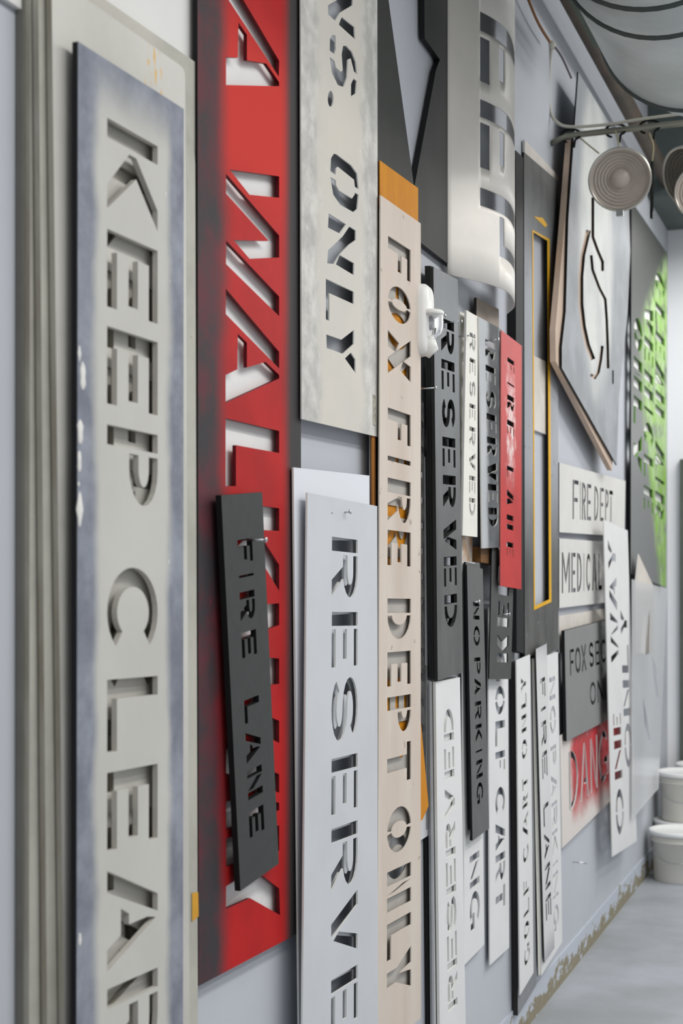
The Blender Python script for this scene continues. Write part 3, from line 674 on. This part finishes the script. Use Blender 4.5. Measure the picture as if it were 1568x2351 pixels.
# ------------------------------------------------------------------ wheelchair symbol plate
g = NG('wheelchair_plate_paint')
nn = g.noise(5, 5, .6)
ex = g.math('MULTIPLY', g.math('SUBTRACT', g.y, .02), 1.5); ez = g.math('MULTIPLY', g.math('SUBTRACT', g.z, .12), .9)
rr = g.math('ADD', g.math('SQRT', g.math('ADD', g.math('MULTIPLY', ex, ex), g.math('MULTIPLY', ez, ez))), g.math('MULTIPLY', g.math('SUBTRACT', nn, .5), .2))
cc = g.mix(g.smooth(nn, .35, .7), lin((128, 132, 137)), lin((150, 154, 160)))
cc = g.mix(g.smooth(rr, .62, .42), cc, g.mix(g.smooth(g.noise(4), .35, .7), lin((200, 202, 198)), lin((176, 179, 178))))
g.bump(g.noise(200, 3), .1, .001); M_wc = g.done(cc, .5)
M_peach = plain('peach_foam', (206, 184, 166), .7, var=.05)
def W6(pts): return [(1160 + x * .2602, 500 + y * .2602) for x, y in pts]
wo = [(1328, 165), (1440, 352), (1447, 578), (1441, 715), (1421, 915), (1416, 1068), (1290, 845), (1290, 796), (1299, 715), (1305, 500)]
B = Board([(1300, 200), (1440, 352), (1416, 1068), (1290, 845)], .075)
B.cut_px(W6(stroke2([(735, 110), (712, 210), (684, 330), (668, 520), (668, 760), (690, 960), (725, 1120), (775, 1250)], 42)),
         W6(stroke2([(752, 1385), (790, 1410), (822, 1360), (842, 1250), (856, 1130)], 26)),
         W6(stroke2([(772, -180), (772, 170), (815, 290), (858, 390), (858, 470)], 26)),
         W6(stroke2([(758, 330), (770, 460), (830, 620), (882, 720), (895, 900), (903, 1120), (907, 1330)], 24)),
         W6([(943, 1345), (957, 1345), (957, 1465), (943, 1465)]),
         [(1372, 400), (1384, 418), (1384, 470), (1372, 452)])
WC = B.build('stencil_plate', .006, M_wc, M_blackedge, 'grey wheelchair symbol plate with slanted lower corner, sprayed whitish', 'stencil', outline_px=wo)
b = Board([(1296, 200), (1436, 352), (1412, 1062), (1286, 845)], .064)
lw = b.px(wo); b.outline = lw
po = b.build('foam_backing', .020, M_peach, M_peach, 'peach coloured thick foam board under the wheelchair symbol plate', 'panel',
             outline_px=[(1311, 320), (1432, 520), (1445, 585), (1437, 715), (1417, 915), (1405, 1080), (1276, 830), (1275, 757), (1297, 500)])

# ------------------------------------------------------------------ black board with green lettering
g = NG('green_overspray_board')
nn = g.noise(7, 5, .65)
cc = g.mix(g.smooth(g.math('ADD', g.z, g.math('MULTIPLY', nn, .3)), -.2, .75), lin((128, 130, 131)), lin((54, 57, 54)))
gy = g.math('ADD', g.y, g.math('MULTIPLY', g.math('SUBTRACT', g.noise(5, 3, .5, (1, 1, 1), 4.0), .5), .35))
gm = g.math('MULTIPLY', g.smooth(gy, -.5, -.05), g.smooth(g.math('ADD', g.z, g.math('MULTIPLY', g.y, -.55)), .62, .45))
gm = g.math('MULTIPLY', gm, g.smooth(g.math('SUBTRACT', g.z, g.math('MULTIPLY', g.y, -1.5)), -.55, -.25))
gm = g.math('MULTIPLY', gm, g.smooth(g.noise(9, 4, .6, (1, 1, 1), 9.0), .3, .55))
cc = g.mix(gm, cc, g.mix(g.smooth(nn, .4, .62), lin((140, 184, 84)), lin((170, 200, 140))))
M_green = g.done(cc, .5)
B = Board([(1450, 462), (1532, 582), (1529, 1348), (1448, 1318)], .030)
B.word([('C', 615, 668), ('L', 690, 742), ('E', 755, 805), ('A', 822, 878), ('N', 892, 945), ('A', 1010, 1065), ('I', 1085, 1108), ('R', 1125, 1185)], ((1505, 615), (1504, 1185)), ((1526, 615), (1525, 1185)), 'cw', tf=.25, g=.07)
B.word([('V', 690, 752), ('E', 768, 825), ('H', 845, 905), ('I', 922, 945), ('C', 962, 1020), ('L', 1040, 1092), ('E', 1112, 1168)], ((1480, 690), (1478, 1168)), ((1500, 690), (1499, 1168)), 'cw', tf=.25, g=.07)
B.word([('O', 720, 795), ('N', 815, 885), ('L', 905, 970), ('Y', 985, 1075)], ((1456, 720), (1454, 1075)), ((1475, 720), (1473, 1075)), 'cw', tf=.25, g=.07)
B.build('stencil_plate', .008, M_green, M_blackedge, 'tall black stencil board with green overspray at the far end', 'stencil', hole=plain('green_hole_edge', (104, 158, 54), .5))
B = Board([(1452, 560), (1526, 640), (1524, 1290), (1452, 1270)], .012); B.build('backing_panel', .006, plain('backing_white', (232, 232, 231)), M_whiteedge, 'white panel added to brighten the wall behind letters of the green sprayed board', 'panel')  # added panel, keeps the wall seen through the openings bright

# ------------------------------------------------------------------ upright signs: FIRE DEPT, MEDICAL, FOX, DANGER
def hword(B, letters, yt, yb, **kw):
    """upright letters: (char, x0, x1); yt, yb = lines of the top and bottom of the letters"""
    def ly(l, x): return l[0][1] + (l[1][1] - l[0][1]) * (x - l[0][0]) / (l[1][0] - l[0][0])
    for ch, x0, x1 in letters:
        a0, b0 = B.inv(x0, ly(yt, x0)); a1, _ = B.inv(x1, ly(yt, x1)); _, b1 = B.inv(x0, ly(yb, x0))
        B.put(ch, a0, a1, b0, b1, 'h', **kw)
M_signw = plain('sign_warm_white', (216, 215, 212), .5, var=.04, scale=5)
M_signg = plain('sign_grey', (136, 137, 137), .5, var=.03)
B = Board([(1284, 1062), (1436, 1104), (1434, 1232), (1284, 1222)], .022)
hword(B, [('F', 1315, 1328), ('I', 1331, 1334), ('R', 1336.5, 1345), ('E', 1348, 1357), ('D', 1365, 1374), ('E', 1378, 1386), ('P', 1390, 1397), ('T', 1399, 1407)], ((1315, 1101), (1407, 1128)), ((1315, 1192), (1407, 1198)), tf=.13)
B.build('sign_plate', .004, M_signw, M_darkedge, 'warm white stencil with upright FIRE DEPT lettering', 'stencil', 'upright stencils right of the slotted board')
B = Board([(1284, 1236), (1402, 1245), (1402, 1382), (1284, 1396)], .020)
hword(B, [('M', 1290, 1308), ('E', 1312, 1321), ('D', 1325, 1335), ('I', 1339, 1342), ('C', 1346, 1356), ('A', 1359, 1370), ('L', 1374, 1382)], ((1290, 1268), (1382, 1272)), ((1290, 1362), (1382, 1354)), tf=.13)
B.build('sign_plate', .004, M_signw, M_darkedge, 'warm white stencil with upright MEDICAL lettering under FIRE DEPT', 'stencil', 'upright stencils right of the slotted board')
B = Board([(1284, 1414), (1402, 1395), (1402, 1470), (1284, 1500)], .010); B.build('pale_plate', .004, plain('warm_white_board', (214, 208, 200)), M_whiteedge, 'pale strip between the MEDICAL and FOX SEC stencils', 'panel')
B = Board([(1296, 1448), (1412, 1418), (1420, 1640), (1301, 1702)], .034)
hword(B, [('F', 1308, 1317), ('O', 1320, 1332), ('X', 1334, 1345)], ((1308, 1492), (1345, 1478)), ((1308, 1552), (1345, 1540)), tf=.15)
hword(B, [('S', 1352, 1362), ('E', 1366, 1375), ('C', 1379, 1391), ], ((1352, 1476), (1391, 1466)), ((1352, 1534), (1391, 1520)), tf=.15)
hword(B, [('O', 1354, 1367), ('N', 1371, 1384), ('L', 1388, 1397)], ((1354, 1568), (1397, 1552)), ((1354, 1622), (1397, 1604)), tf=.15)
B.build('sign_plate', .012, M_signg, M_blackedge, 'mid grey stencil with upright FOX SEC lettering above the red DANGER panel', 'stencil', 'upright stencils right of the slotted board')
g = NG('danger_red_spray')
nn = g.noise(7, 4, .6); wn = g.math('MULTIPLY', g.math('SUBTRACT', nn, .5), .12)
m1 = g.math('MULTIPLY', g.smooth(g.math('ADD', g.y, wn), -.50, -.40), g.smooth(g.math('ADD', g.z, wn), -.19, -.07))
cr = g.mix(g.smooth(g.noise(12, 5), .35, .65), lin((196, 48, 54)), lin((172, 44, 50)))
cr = g.mix(g.smooth(g.noise(16, 4, .6, (1, 1, .5), 2.2), .62, .68), cr, lin((206, 150, 150)))
M_danger = g.done(g.mix(m1, lin((222, 214, 208)), cr), .5)
B = Board([(1286, 1690), (1425, 1600), (1425, 1816), (1291, 1947)], .018)
hword(B, [('D', 1305, 1326), ('A', 1331, 1351), ('N', 1355, 1371), ('G', 1374, 1396)], ((1305, 1728), (1396, 1672)), ((1305, 1866), (1396, 1786)), tf=.12)
B.build('sign_plate', .005, M_danger, M_whiteedge, 'red sprayed stencil panel with upright DANG lettering, white at its lower edge', 'stencil')

# ------------------------------------------------------------------ ONE WAY ONLY stencil, clear sheet
B = Board([(1386, 1193), (1441, 1218), (1462, 1931), (1406, 1967)], .070)
B.word([('Y', 1238, 1312), ('A', 1320, 1400), ('W', 1405, 1525), ('E', 1640, 1690), ('N', 1702, 1792), ('O', 1815, 1922)], ((1395, 1238), (1416, 1922)), ((1412, 1238), (1434, 1922)), 'ccw', tf=.19)
B.word([('Y', 1400, 1462), ('L', 1480, 1545), ('N', 1562, 1645), ('O', 1662, 1765)], ((1424, 1400), (1436, 1765)), ((1439, 1400), (1452, 1765)), 'ccw', tf=.19)
B.build('stencil_plate', .004, M_white, M_whiteedge, 'white ONE WAY ONLY stencil reading upwards in two lines, over the DANGER panel', 'stencil')
B = Board([(1448, 1262), (1500, 1340), (1500, 1500), (1448, 1500)], .060)
B.build('paper_corner', .003, plain('warm_white_board', (214, 208, 200)), M_whiteedge, 'cream pointed sheet corner at the foot of the green lettered board', 'panel', outline_px=[(1466, 1272), (1500, 1345), (1500, 1500), (1459, 1500), (1459, 1335)])
g = NG('clear_hazy_acrylic'); g.b.inputs['Alpha'].default_value = .5
M_acryl = g.done(lin((244, 245, 248)), .18, 0, .6)
B = Board([(1452, 1330), (1532, 1352), (1512, 1810), (1452, 1880)], .085)
B.cut_px([(1491, 1392), (1493, 1420), (1492, 1500), (1482, 1505), (1484, 1470)], [(1496, 1506), (1506, 1530), (1512, 1600), (1507, 1600), (1500, 1545)], [(1476, 1600), (1484, 1640), (1493, 1700), (1490, 1705), (1480, 1660)])
B.build('acrylic_sheet', .003, M_acryl, M_acryl, 'hazy clear plastic stencil sheet hanging below the green lettered board', 'stencil')

# ------------------------------------------------------------------ curled plastic sheet with cut letters
prof = catmull([(.020, 3.69, 0), (.062, 3.78, 0), (.096, 3.87, 0), (.112, 3.96, 0), (.106, 4.06, 0), (.080, 4.19, 0), (.030, 4.30, 0)], 8)
# arc length table
acc = [0.0]
for a, b in zip(prof, prof[1:]): acc.append(acc[-1] + (b - a).length)
def at_l(l):
    for i in range(len(acc) - 1):
        if l <= acc[i + 1]:
            t = (l - acc[i]) / (acc[i + 1] - acc[i]); return prof[i].lerp(prof[i + 1], t)
    return prof[-1]
LT = acc[-1]
def l_at_px(px):
    best = min(range(201), key=lambda i: abs(proj((at_l(LT * .75 * i / 200).x, at_l(LT * .75 * i / 200).y, H + .5))[0] - px)); return LT * .75 * best / 200
def z_at(px, py):
    p = at_l(l_at_px(px)); d = (p - CAM).to_2d() if False else Vector((p.x - D, p.y, 0)); dz = d.dot(fwd); return H + (HY - py) * dz / F
lA, lB_, lC, lD_ = l_at_px(1101), l_at_px(1124), l_at_px(1146), l_at_px(1157)
lE = LT * .80
zb = z_at(1045, 634); zt = zb + 1.05
rects = []
for y0, y1, y2 in ((26, 70, 186), (227, 268, 384)):
    zs0, zs1, zs2 = z_at(1101, y0), z_at(1101, y1), z_at(1101, y2)
    br = zs1 - (zs0 - zs1) * .3
    rects += [(lA, lE, zs1, zs0), (lA, lB_, zs2, br), (lC, lD_, zs2 + .03, br), (lE - .04, lE, zs2 + .0, br)]
zs0, zs1, zs2 = z_at(1101, 430), z_at(1101, 472), z_at(1101, 590)
br = zs1 - (zs0 - zs1) * .2
rects += [(lA, lE, zs1, zs0), (lC, lD_, zs2 + .04, br), (lE - .04, lE, zs2 + .04, br), (lC, lE, zs2 + .02, zs2 + .055)]
ls = sorted(set([0, LT] + [r[0] for r in rects] + [r[1] for r in rects] + [LT * i / 36 for i in range(37)]))
zs = sorted(set([zb, zt] + [r[2] for r in rects] + [r[3] for r in rects]))
bm = bmesh.new(); grid = {}
def gv(i, j):
    if (i, j) not in grid:
        p = at_l(ls[i]); grid[(i, j)] = bm.verts.new((p.x, p.y, zs[j]))
    return grid[(i, j)]
for i in range(len(ls) - 1):
    for j in range(len(zs) - 1):
        lm, zm = (ls[i] + ls[i + 1]) / 2, (zs[j] + zs[j + 1]) / 2
        if any(r[0] < lm < r[1] and r[2] < zm < r[3] for r in rects): continue
        bm.faces.new((gv(i, j), gv(i + 1, j), gv(i + 1, j + 1), gv(i, j + 1)))
bmesh.ops.recalc_face_normals(bm, faces=bm.faces)
M_curl = NG('curled_sheet_plastic'); g = M_curl
nn = g.noise(5, 4); M_curl = g.done(g.mix(g.smooth(nn, .35, .7), lin((236, 231, 222)), lin((226, 222, 215))), .4)
o = bm_obj('curled_sheet', bm, M_curl, None, None, True)
so = o.modifiers.new('thickness', 'SOLIDIFY'); so.thickness = .0025; so.offset = 0
tag(o, 'curled off white plastic sheet with cut letters bulging from the wall above the small stencils', 'stencil')

# ------------------------------------------------------------------ wall sensor
M_sens = plain('sensor_white_plastic', (238, 238, 235), .35, var=.01)
p0 = onx(962, 735, .0)
root = bpy.data.objects.new('wall_sensor', None); col.objects.link(root); root.location = (0, onx(972, 737, .045).y, onx(972, 737, .045).z)
tag(root, 'white wall sensor with a clear dome beside the FOX FIRE DEPT stencil', 'sensor')
bm = bmesh.new()
def rounded_body(bm, d, w_, z0, z1, rnd):
    pts = []
    for cx, cz, a in ((w_ / 2 - rnd, z1 - rnd, 0), (-w_ / 2 + rnd, z1 - rnd, 90), (-w_ / 2 + rnd, z0 + rnd, 180), (w_ / 2 - rnd, z0 + rnd, 270)):
        for k in range(6):
            t = math.radians(a + 90 * k / 5); pts.append((cx + rnd * math.cos(t), cz + rnd * math.sin(t)))
    rings = []
    for x, s_ in ((0, 1), (d * .55, 1), (d * .85, .95), (d, .8)):
        zc_ = (z0 + z1) / 2
        rings.append([bm.verts.new((x, y * s_, zc_ + (z - zc_) * (1 - (1 - s_) * .6))) for y, z in pts])
    for a, b in zip(rings, rings[1:]):
        for k in range(len(a)): bm.faces.new((a[k], a[(k + 1) % len(a)], b[(k + 1) % len(b)], b[k]))
    c_ = bm.verts.new((d, 0, (z0 + z1) / 2))
    for k in range(len(rings[-1])): bm.faces.new((rings[-1][k], rings[-1][(k + 1) % len(rings[-1])], c_))
rounded_body(bm, .062, .085, -.088, .092, .035)
bm_obj('housing', bm, M_sens, root, None, True)
bm = bmesh.new(); lathe(bm, [(.0, .012), (.03, .012), (.034, .008), (.034, 0), (.0, 0)], 24, Matrix.Translation((.063, 0, .012))); bm_obj('hood', bm, M_sens, root, None, True)
g = NG('clear_dome'); g.b.inputs['Transmission Weight'].default_value = 1.0; g.b.inputs['IOR'].default_value = 1.45; M_dome = g.done((1, 1, 1, 1), .03)
bm = bmesh.new(); lathe(bm, [(.031, 0), (.031, -.03), (.026, -.048), (.014, -.06), (.0, -.063)], 24, Matrix.Translation((.064, 0, .014))); d_ = bm_obj('dome', bm, M_dome, root, None, True); d_['label'] = 'clear plastic dome'
bm = bmesh.new(); lathe(bm, [(.0, 0), (.013, 0), (.013, -.026), (.009, -.034), (.0, -.036)], 16, Matrix.Translation((.06, 0, .008))); bm_obj('lamp', bm, plain('sensor_grey', (170, 172, 176), .3, .3), root, None, True)
bm = bmesh.new(); tube(bm, [(.058, 0, -.05), (.064, 0, -.066), (.05, 0, -.086)], [.018, .02, .012], 14); bm_obj('nose', bm, M_sens, root, None, True)

# ------------------------------------------------------------------ pipes, duct, rail
M_pipe = plain('rusty_brown_pipe', (98, 84, 72), .6, .2, var=.1, scale=6, c2=(76, 70, 62))
M_beam = plain('olive_beam', (92, 102, 92), .5, .2, var=.1)
pa = onx(1312, 0, .10)
bm = bmesh.new(); tube(bm, [(.10, 1.5, pa.z), (.10, 7.34, pa.z)], .035, 16); tag(bm_obj('pipe', bm, M_pipe, None, None, True), 'brown pipe running along the top of the wall', 'pipe')
pb = onx(1352, 0, .24)
bm = bmesh.new(); box(bm, (.19, 1.5, pb.z - .02), (.27, onx(1398, 128, .24).y, pb.z + .06)); tag(bm_obj('steel_beam', bm, M_beam), 'olive grey steel channel beside the brown pipe under the duct', 'beam')
g = NG('galvanised_duct'); nn = g.noise(4, 5, .6); cc = g.mix(g.smooth(nn, .3, .7), lin((212, 220, 220)), lin((190, 199, 198)))
M_duct = g.done(cc, .4, .15)
DR = .2824; DX = .6112; DZ = 3.1114
root = bpy.data.objects.new('air_duct', None); col.objects.link(root); root.location = (DX, 3.36, DZ); tag(root, 'big round grey sheet metal duct under the ceiling', 'duct')
bm = bmesh.new(); tube(bm, [(0, 0, 0), (0, .87, 0), (0, .871, 0), (0, 1.09, 0)], [DR, DR, DR - .05, DR - .05], 64); bm_obj('duct_body', bm, M_duct, root, None, True)
bm = bmesh.new(); tube(bm, [(0, .2, .1), (0, .2, ZC - DZ)], .16, 32); bm_obj('riser', bm, M_duct, root, None, True)
for yk in (.07, .26, .85):
    bm = bmesh.new(); tube(bm, [(0, yk - .012, 0), (0, yk, 0), (0, yk + .012, 0)], [DR + .001, DR + .008, DR + .001], 48); bm_obj('seam_ring', bm, plain('duct_seam', (84, 92, 90), .5, .4), root, None, True)
YR = onx(1265, 328, 0).y; zr = ony(1300, 312, YR).z
M_rail = plain('rail_steel', (150, 150, 138), .4, .7, var=.05)
bm = bmesh.new(); tube(bm, [(0.0, YR, ony(1266, 330, YR).z), (.055, YR, zr), (1.5, YR, zr)], .011, 12); tag(bm_obj('hanging_rail', bm, M_rail, None, None, True), 'steel rail sticking out from the wall with hooks on it', 'rail')
M_cable = plain('white_cable', (206, 204, 192), .5)
bm = bmesh.new()
cp = [ony(1268, 100, YR - .02), ony(1262, 150, YR - .02), ony(1260, 210, YR - .02), ony(1263, 255, YR - .02), ony(1278, 280, YR - .02), ony(1310, 291, YR - .02), ony(1400, 285, YR - .02), ony(1560, 262, YR - .02), Vector((1.4, YR - .02, ony(1560, 262, YR - .02).z))]
tube(bm, catmull(cp, 6), .0055, 8); tag(bm_obj('cable', bm, M_cable, None, None, True), 'white cable hanging down and bending along the steel rail', 'cable')
bm = bmesh.new(); tube(bm, catmull([onx(1190, -60, .04), onx(1232, 45, .03), onx(1262, 96, .03)], 6), .005, 8); tag(bm_obj('rusty_wire', bm, plain('rusty_wire', (132, 92, 60), .7), None, None, True), 'rusty wire reaching down to the knot of the white cable', 'wire')
bm = bmesh.new(); tube(bm, catmull([ony(1268, 100, YR - .02), ony(1290, 132, YR - .01), ony(1312, 180, YR)], 6), .004, 8); tag(bm_obj('thin_wire', bm, plain('grey_wire', (120, 112, 116), .6), None, None, True), 'thin grey wire curving right from the cable knot to the wheelchair plate', 'wire')
bm = bmesh.new(); lathe(bm, [(0, .018), (.012, .012), (.016, 0), (.01, -.014), (0, -.018)], 12, Matrix.Translation(ony(1266, 104, YR - .02))); tag(bm_obj('cable_knot', bm, M_cable, None, None, True), 'white knot joining the rusty wire and the white cable', 'knot')
M_hook = plain('black_hook', (26, 26, 27), .4)
def hook(px, label, n=0):
    x = ony(px, 300, YR).x
    pts = [Vector((x + .036 * math.cos(a), YR + .006 * math.sin(2 * a), zr + .0 + .022 * math.sin(a))) for a in [math.radians(t) for t in range(-60, 250, 18)]]
    pts = [Vector((x + .012, YR, zr - .045))] + pts
    bm = bmesh.new(); tube(bm, catmull(pts, 3), .0042, 8); tag(bm_obj('hook', bm, M_hook, None, None, True), label, 'hook', 'black hooks on the rail'); return x
x1 = hook(1310, 'black hook nearest the wall on the steel rail')
x2 = hook(1414, 'black hook above the front strainer on the steel rail')
x3 = hook(1492, 'black hook right of the front strainer on the steel rail')
M_string = plain('tan_string', (176, 170, 142), .8)
def string(pts, label):
    bm = bmesh.new(); tube(bm, catmull(pts, 5), .0028, 6); tag(bm_obj('string', bm, M_string, None, None, True), label, 'string', 'strings tied to the rail')
string([ony(1412, 300, YR - .02), ony(1418, 318, YR - .03), ony(1421, 338, YR - .05)], 'short string holding the front strainer')
string([ony(1490, 305, YR - .01), ony(1500, 335, YR - .01), ony(1497, 370, YR - .01)], 'knotted string hanging right of the front strainer')
string([ony(1330, 315, YR), ony(1350, 332, YR - .02), ony(1375, 352, YR - .04)], 'slack string running from the rail towards the front strainer')
M_ringst = plain('strainer_rim_steel', (214, 210, 200), .3, .8)
def strainer(c, r, nrm, label, depth=.05, grey=(214, 203, 193)):
    root = bpy.data.objects.new('strainer', None); col.objects.link(root); root.location = c; tag(root, label, 'strainer', 'strainers hanging from the rail')
    q = Vector((0, 0, 1)).rotation_difference(nrm).to_matrix().to_4x4()
    bm = bmesh.new()
    prof_ = [(r * .93, 0), (r * .9, -.008)]
    for k in range(6):
        rk = r * (.86 - .1 * k); prof_ += [(rk, -.012 - depth * .08 * k), (rk - r * .045, -.012 - depth * .08 * k - .0035), (rk - r * .05, -.009 - depth * .08 * k)]
    prof_ += [(r * .3, -depth * .55), (r * .28, -depth * .30), (r * .0, -depth * .28)]
    lathe(bm, prof_, 48, q); bm_obj('bowl', bm, plain('strainer_plate_%d' % grey[0], grey, .4, .1, var=.04, scale=20), root, None, True)
    bm = bmesh.new(); lathe(bm, [(r * .92, .004), (r * .96, .009), (r, .004), (r * 1.0, -.008), (r * .95, -.03), (r * .9, -.02), (r * .92, .004)], 48, q); bm_obj('rim', bm, M_ringst, root, None, True)
    bm = bmesh.new(); lathe(bm, [(r * .95, -.03), (r * .9, -depth - .03), (r * .6, -depth - .05), (0, -depth - .055)], 40, q); bm_obj('shell', bm, plain('strainer_shell', (150, 142, 130), .35, .7), root, None, True)
    bm = bmesh.new(); box(bm, (-.012, -.006, -r - .018), (.012, .006, -r + .003)); bm_obj('clip', bm, M_steel, root)
    return root
cv = (CAM - ony(1423, 412, YR - .05)).normalized()
strainer(ony(1423, 412, YR - .06), 73 * 5.0 / 3300 * .985, (cv + Vector((-.08, 0, -.1))).normalized(), 'round strainer with concentric rings hanging at the front of the rail')
strainer(ony(1572, 405, YR + .10), 68 * 5.1 / 3300, (cv + Vector((-.9, .1, -.15))).normalized(), 'strainer turned sideways, partly cut by the right edge of the picture', .08, (120, 116, 108))
strainer(ony(1612, 440, YR - .10), 62 * 5.0 / 3300, (cv + Vector((-.25, 0, .1))).normalized(), 'third strainer, only its left rim visible at the right edge', .05)
bm = bmesh.new(); tube(bm, catmull([ony(1497, 370, YR), ony(1497, 430, YR), ony(1496, 485, YR)], 4), .006, 8); box(bm, tuple(ony(1492, 500, YR)), tuple(ony(1500, 485, YR + .02))); tag(bm_obj('hanging_tool', bm, plain('dark_tool', (40, 42, 42), .5)), 'dark slim tool hanging between the strainers', 'tool')

# ------------------------------------------------------------------ buckets, door, nail in the wall
M_bucket = plain('white_bucket_plastic', (226, 224, 216), .4, var=.03, scale=6)
M_lid = plain('white_lid_plastic', (240, 241, 240), .38, var=.01)
def bucket(p, label, rt=.144, rb=.122, h=.25):
    root = bpy.data.objects.new('bucket', None); col.objects.link(root); root.location = p; tag(root, label, 'bucket', 'white plastic buckets at the far end')
    bm = bmesh.new(); lathe(bm, [(0, 0), (rb, 0), (rb + .003, .004), (rt - .012, h * .78), (rt - .002, h * .785), (rt - .002, h * .80), (rt - .009, h * .805), (rt - .008, h * .86), (rt, h * .865), (rt, h * .88), (rt - .006, h * .885), (rt - .006, h * .93), (0, h * .93)], 48); bm_obj('body', bm, M_bucket, root, None, True)
    bm = bmesh.new(); lathe(bm, [(rt - .004, h * .90), (rt + .004, h * .905), (rt + .005, h * .99), (rt, h), (rt - .014, h), (rt - .018, h * .985), (0, h * .985)], 48); bm_obj('lid', bm, M_lid, root, None, True)
    bm = bmesh.new(); tube(bm, [Vector((rt * .98 * math.cos(a), -abs(math.sin(a)) * (rt + .01), h * .82 - math.sin(a) * .1)) for a in [math.pi * k / 16 for k in range(17)]], .0025, 6); bm_obj('handle', bm, M_steel, root, None, True)
    return root
pbk = onz(1560, 2019, 0)
bucket(pbk, 'white lidded bucket standing at the front of the group on the floor')
p2 = ony(1567, 1885, pbk.y + .31); p2.z = 0
bucket(p2, 'white lidded bucket on the floor behind the front one')
p3 = Vector((p2.x + .02, p2.y + .0, .25))
bucket(p3, 'white lidded bucket stacked on top of another one')
p4 = Vector((p2.x + .05, YB - .155, 0)); bucket(p4, 'white lidded bucket hidden at the back of the group')
bucket(Vector((p4.x + .02, p4.y, .25)), 'white lidded bucket at the back, topmost of its stack')
dx0 = ony(1561, 1500, YB - .03).x
bm = bmesh.new(); box(bm, (dx0, YB - .035, 0), (dx0 + .95, YB - .001, 2.15)); tag(bm_obj('door_1', bm, plain('dark_green_door', (98, 104, 98), .5)), kind='structure')
nail(1315, 1979, 0, .05, .0022, 'lone nail in the bare wall below the DANGER panel', -.02)
